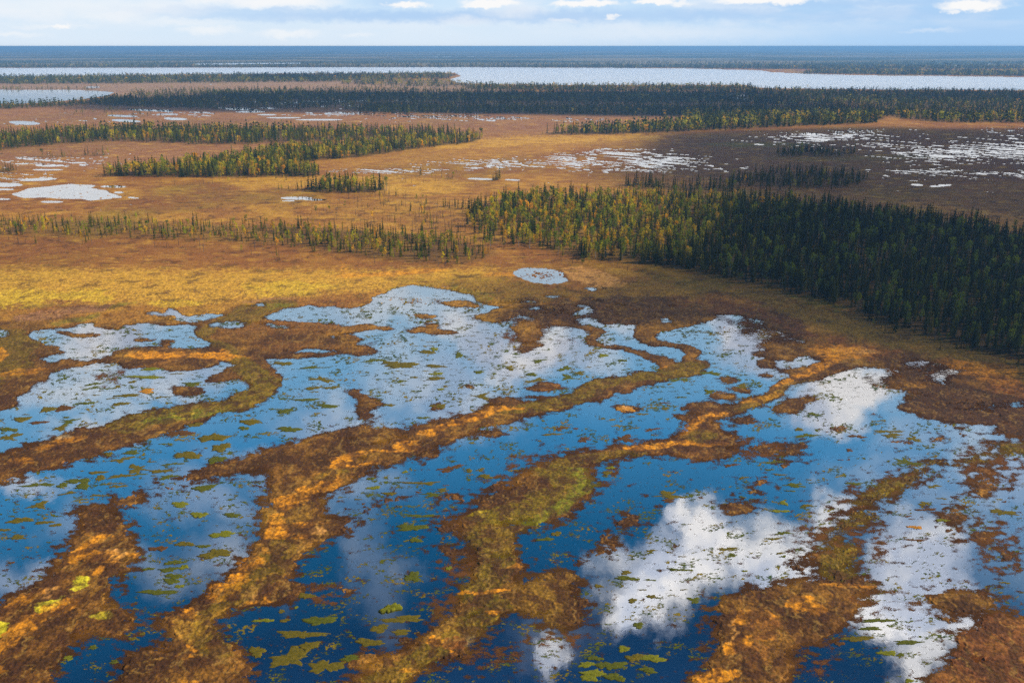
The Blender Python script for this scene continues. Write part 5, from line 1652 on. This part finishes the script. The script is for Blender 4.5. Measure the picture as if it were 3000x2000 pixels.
it('D', 1235, 510, 28, 13, 'lime', 'yellow-green tuft ending the broken moss chain')
it('D', 1270, 218, 56, 18, 'olive', 'dull green islet above the broken moss chain')
it('D', 1090, 250, 56, 18, 'brown', 'brown rounded islet right of the rusty ridge')
it('D', 140, 55, 74, 20, 'olive', 'olive islet at the left in dark blue water')
it('D', 30, 122, 34, 10, 'olive', 'small olive islet at the left border')
it('D', 120, 172, 60, 14, 'olive', 'low olive islet below the left one')
it('D', 300, 70, 56, 11, 'olive', 'thin olive islet right of the left one')
it('D', 385, 88, 36, 11, 'olive', 'olive tuft left of the rusty ridge')
it('D', 75, 347, 22, 7, 'brown', 'tiny brown tuft in blue water at the left')
it('D', 640, 930, 34, 13, 'green', 'green tuft in the dark pool at lower left')
it('D', 470, 1003, 34, 15, 'lime', 'yellow-green tuft in the dark pool at the bottom left')
it('D', 915, 870, 26, 13, 'lime', 'x') if False else None
it('D', 912, 870, 26, 12, 'olive', 'small golden tuft left in the small dark pool')
it('D', 980, 838, 24, 9, 'olive', 'tiny golden tuft at the top of the small dark pool')
it('D', 785, 1030, 34, 12, 'green', 'green tuft at the right side of the dark pool')
it('D', 605, 797, 28, 11, 'olive', 'x') if False else None
it('D', 1815, 745, 66, 12, 'lime', 'bright green thin islet in dark water right of the orange ridge')
it('D', 1960, 745, 34, 11, 'olive', 'olive tuft right of the bright green thin islet')
it('D', 1940, 682, 24, 11, 'olive', 'small golden tuft below the brown spur')
it('D', 2040, 655, 14, 8, 'lime', 'tiny yellow tuft below the brown spur')
it('D', 2105, 575, 50, 22, 'olive', 'olive islet at the tip of the brown spur')
it('D', 2200, 745, 100, 32, 'green', 'wide dull green islet in dark blue water', ragged=.5)
it('D', 1770, 960, 50, 40, 'olive', 'olive islet at the right of the straw ridge')
it('D', 2060, 840, 130, 30, 'olive', 'long sunken olive islet in dark water', ragged=.6, hh=.06)
it('D', 2000, 1000, 120, 60, 'olive', 'broad sunken olive mat at the bottom', ragged=.7, hh=.06)
it('D', 2240, 1060, 100, 50, 'olive', 'right-hand sunken olive mat at the bottom', ragged=.7, hh=.06)
it('D', 2130, 920, 60, 34, 'olive', 'spiky pale sedge clump at the top of the sunken mats', ragged=.5)
it('E', 430, 735, 120, 28, 'olive', 'dull mossy islet below the thick bright green one', ragged=.6, hh=.05)
it('E', 260, 800, 70, 26, 'olive', 'sunken olive islet left of the dull mossy one', ragged=.5, hh=.05)
it('E', 410, 825, 70, 18, 'olive', 'flat olive islet under the dull mossy one', ragged=.5, hh=.05)
it('E', 190, 895, 100, 24, 'olive', 'yellow-brown islet lower left of the flat olive ones', ragged=.5)
it('E', 60, 1005, 70, 20, 'green', 'dark green islet near the bottom between two ridges')

ZN = [('the upper left pool', [(200,850),(520,850),(560,910),(300,960),(120,960)], 16, ('olive', 'green')),
      ('the pool at the left border', [(0,950),(260,930),(120,1000),(0,1040)], 8, ('olive', 'green')),
      ('the dark blue channel at left', [(60,1110),(300,1040),(520,980),(700,960),(560,1040),(380,1100),(200,1180),(60,1200)], 24, ('olive', 'green', 'olive')),
      ('the pale centre pool', [(800,830),(1100,800),(1350,850),(1150,930),(900,980),(700,950),(700,870)], 26, ('olive', 'green')),
      ('the narrow blue channel in the centre', [(760,1180),(900,1100),(1100,1060),(1180,1090),(1080,1150),(1000,1190),(880,1180)], 14, ('olive', 'brown', 'green')),
      ('the upper blue pool in the centre right', [(1150,1000),(1350,930),(1560,900),(1560,990),(1300,1030)], 16, ('olive', 'brown')),
      ('the bright pool behind the second ridge', [(1560,830),(1800,830),(1740,900),(1600,950),(1500,940)], 12, ('green', 'olive', 'brown')),
      ('the large blue pool on the right', [(1700,1000),(2000,960),(2250,1030),(2050,1070),(1950,1150),(1700,1200),(1500,1150)], 26, ('olive', 'brown', 'green')),
      ('the grey-violet water at right', [(2000,1150),(2300,1080),(2352,1200),(2330,1350),(2150,1350),(2020,1260)], 16, ('olive', 'brown')),
      ('the white cloud reflection at the bottom', [(1400,1280),(1650,1230),(1820,1220),(1780,1330),(1500,1420),(1390,1380)], 14, ('green', 'olive'))]
k_ = 0
for (zone, poly, n, cols) in ZN:
    got = 0
    tries = 0
    while got < n and tries < 600:
        tries += 1
        x = rnd.uniform(min(p[0] for p in poly), max(p[0] for p in poly))
        y = rnd.uniform(min(p[1] for p in poly), max(p[1] for p in poly))
        ins = False
        for q in range(len(poly)):
            (xa, ya), (xb_, yb_) = poly[q], poly[(q + 1) % len(poly)]
            if (ya <= y) != (yb_ <= y) and x < xa + (y - ya) / (yb_ - ya) * (xb_ - xa):
                ins = not ins
        if not ins:
            continue
        if land[int(y - Y0), int(x - X0)] > .25:
            continue
        rx = (4 + 19 * rnd.random() ** 1.9) * (.6 + y / 2200)
        ry = rx * rnd.uniform(.15, .30)
        if any(abs(x - a) < rx + c2 and abs(y - b) < ry + d2 + 1 for a, b, c2, d2 in placed):
            continue
        kk = rnd.choice(cols)
        sz = 'long' if rx > 15 else ('small' if rx < 8 else 'mid-sized')
        cw = {'olive': 'olive', 'green': 'green', 'brown': 'brown', 'lime': 'bright green'}[kk]
        lb_ = f'{sz} {cw} mat of floating moss in {zone}'
        islet(x, y, rx, ry, kk, lb_, group=f'{sz} {cw} moss mats in {zone}', ragged=rnd.uniform(.8, 1.35), rot=rnd.uniform(-30, 0), hh=rnd.uniform(.02, .09))
        got += 1
print('islets', isl_n)

# ------------------------------------------------------------------ the clouds that shade the bog: high, off to the sun's side
mc, g = new_mat('cloud_vapour')
a_ = g.n('ShaderNodeAttribute', attribute_name='Col').outputs['Color']
tr = g.n('ShaderNodeBsdfTransparent')
df = g.n('ShaderNodeBsdfDiffuse', i_Color=(.9, .9, .92, 1))
mx = g.n('ShaderNodeMixShader')
g.set(mx, 0, a_); g.set(mx, 1, tr.outputs[0]); g.set(mx, 2, df.outputs[0])
g.n('ShaderNodeOutputMaterial', i_Surface=mx.outputs[0])
ALT = 3000.0
OFFX, OFFY = SUN_DIR[0] / SUN_DIR[2] * ALT, SUN_DIR[1] / SUN_DIR[2] * ALT


def cloud(pts, feather, dens, ragged=1.0):
    G = [ground_xy(*p) for p in pts]
    gx = [p[0] for p in G]; gy = [p[1] for p in G]
    m = feather * 2.5
    x0, x1, y0, y1 = min(gx) - m, max(gx) + m, min(gy) - m, max(gy) + m
    n = 120
    xs_, ys_ = np.meshgrid(np.linspace(x0, x1, n), np.linspace(y0, y1, n))
    px_, py_ = xs_ + feather * .7 * ragged * fbm(xs_ / (feather * 3), ys_ / (feather * 3), 3, 201), ys_ + feather * .9 * ragged * fbm(xs_ / (feather * 3), ys_ / (feather * 3), 3, 202)
    ins = np.zeros(xs_.shape, bool)
    dmin = np.full(xs_.shape, 1e9)
    for q in range(len(G)):
        (xa, ya), (xb_, yb_) = G[q], G[(q + 1) % len(G)]
        cond = (ya <= py_) != (yb_ <= py_)
        with np.errstate(divide='ignore', invalid='ignore'):
            ins ^= cond & (px_ < xa + (py_ - ya) / ((yb_ - ya) if yb_ != ya else 1e-9) * (xb_ - xa))
        dx, dy = xb_ - xa, yb_ - ya
        t_ = np.clip(((px_ - xa) * dx + (py_ - ya) * dy) / (dx * dx + dy * dy + 1e-9), 0, 1)
        dmin = np.minimum(dmin, np.hypot(px_ - xa - t_ * dx, py_ - ya - t_ * dy))
    sd = np.where(ins, dmin, -dmin)
    mk = sstep(sd, -feather, feather)
    thick = 6 + mk * 34 * (1 + .5 * fbm(xs_ / 120, ys_ / 120, 3, 203))
    dn = mk * dens * (1 + .15 * fbm(xs_ / (feather * 2), ys_ / (feather * 2), 3, 204))
    dn = np.clip(np.repeat(dn[..., None], 3, -1), 0, 1)
    # lower and upper skins joined into one body
    X2 = np.concatenate([xs_, xs_[::-1]]) + OFFX
    Y2 = np.concatenate([ys_, ys_[::-1]]) + OFFY
    Z2 = np.concatenate([ALT + 0 * thick, (ALT + thick)[::-1]])
    o = grid_mesh('cloud', X2, Y2, Z2, np.concatenate([dn, dn[::-1]]), mc)
    o['kind'] = 'structure'
    o['label'] = 'white cloud drifting on the sunward side'
    return o


cloud([(1660,585),(1700,540),(1650,500),(1680,470),(1620,440),(1560,420),(1500,400),(1480,350),(1540,316),(1700,298),(2000,292),(2700,300),(2760,900),(2400,880),(2150,800),(1900,760),(1650,690),(1450,690),(1480,640),(1500,605)], 26, .60)
cloud([(150,250),(250,232),(450,222),(550,217),(800,214),(1050,212),(1300,212),(1568,211),(1720,213),(1800,216),(1850,240),(2000,246),(2060,262),(1900,262),(1700,268),(1500,268),(1200,264),(900,258),(600,260),(400,256),(250,252)], 28, .66)
cloud([(1900,209),(2100,212),(2700,214),(2700,235),(2100,232),(1900,222)], 40, .4)
cloud([(1240,690),(1400,685),(1480,700),(1640,715),(1850,760),(1870,790),(1700,745),(1560,745),(1400,745),(1200,728)], 12, .5)
cloud([(560,172),(800,172),(850,178),(700,182),(560,180)], 60, .6)

# ------------------------------------------------------------------ air
mh, g = new_mat('haze')
vol = g.n('ShaderNodeVolumePrincipled')
vol.inputs['Color'].default_value = (.25, .55, 1.0, 1)
vol.inputs['Density'].default_value = 1.3e-4
vol.inputs['Anisotropy'].default_value = .2
g.n('ShaderNodeOutputMaterial', i_Volume=vol.outputs[0])
S2 = 60000.0
zb, zt = -6.0, 91.5
vs_ = [(-S2, -S2, zb), (S2, -S2, zb), (S2, S2, zb), (-S2, S2, zb), (-S2, -S2, zt), (S2, -S2, zt), (S2, S2, zt), (-S2, S2, zt)]
me = bpy.data.meshes.new('haze')
me.from_pydata(vs_, [], [(3, 2, 1, 0), (4, 5, 6, 7), (0, 1, 5, 4), (1, 2, 6, 5), (2, 3, 7, 6), (3, 0, 4, 7)])
me.materials.append(mh)
hz = bpy.data.objects.new('haze', me)
C.objects.link(hz)
hz['kind'] = 'stuff'
hz['label'] = 'blue haze over the far forests'
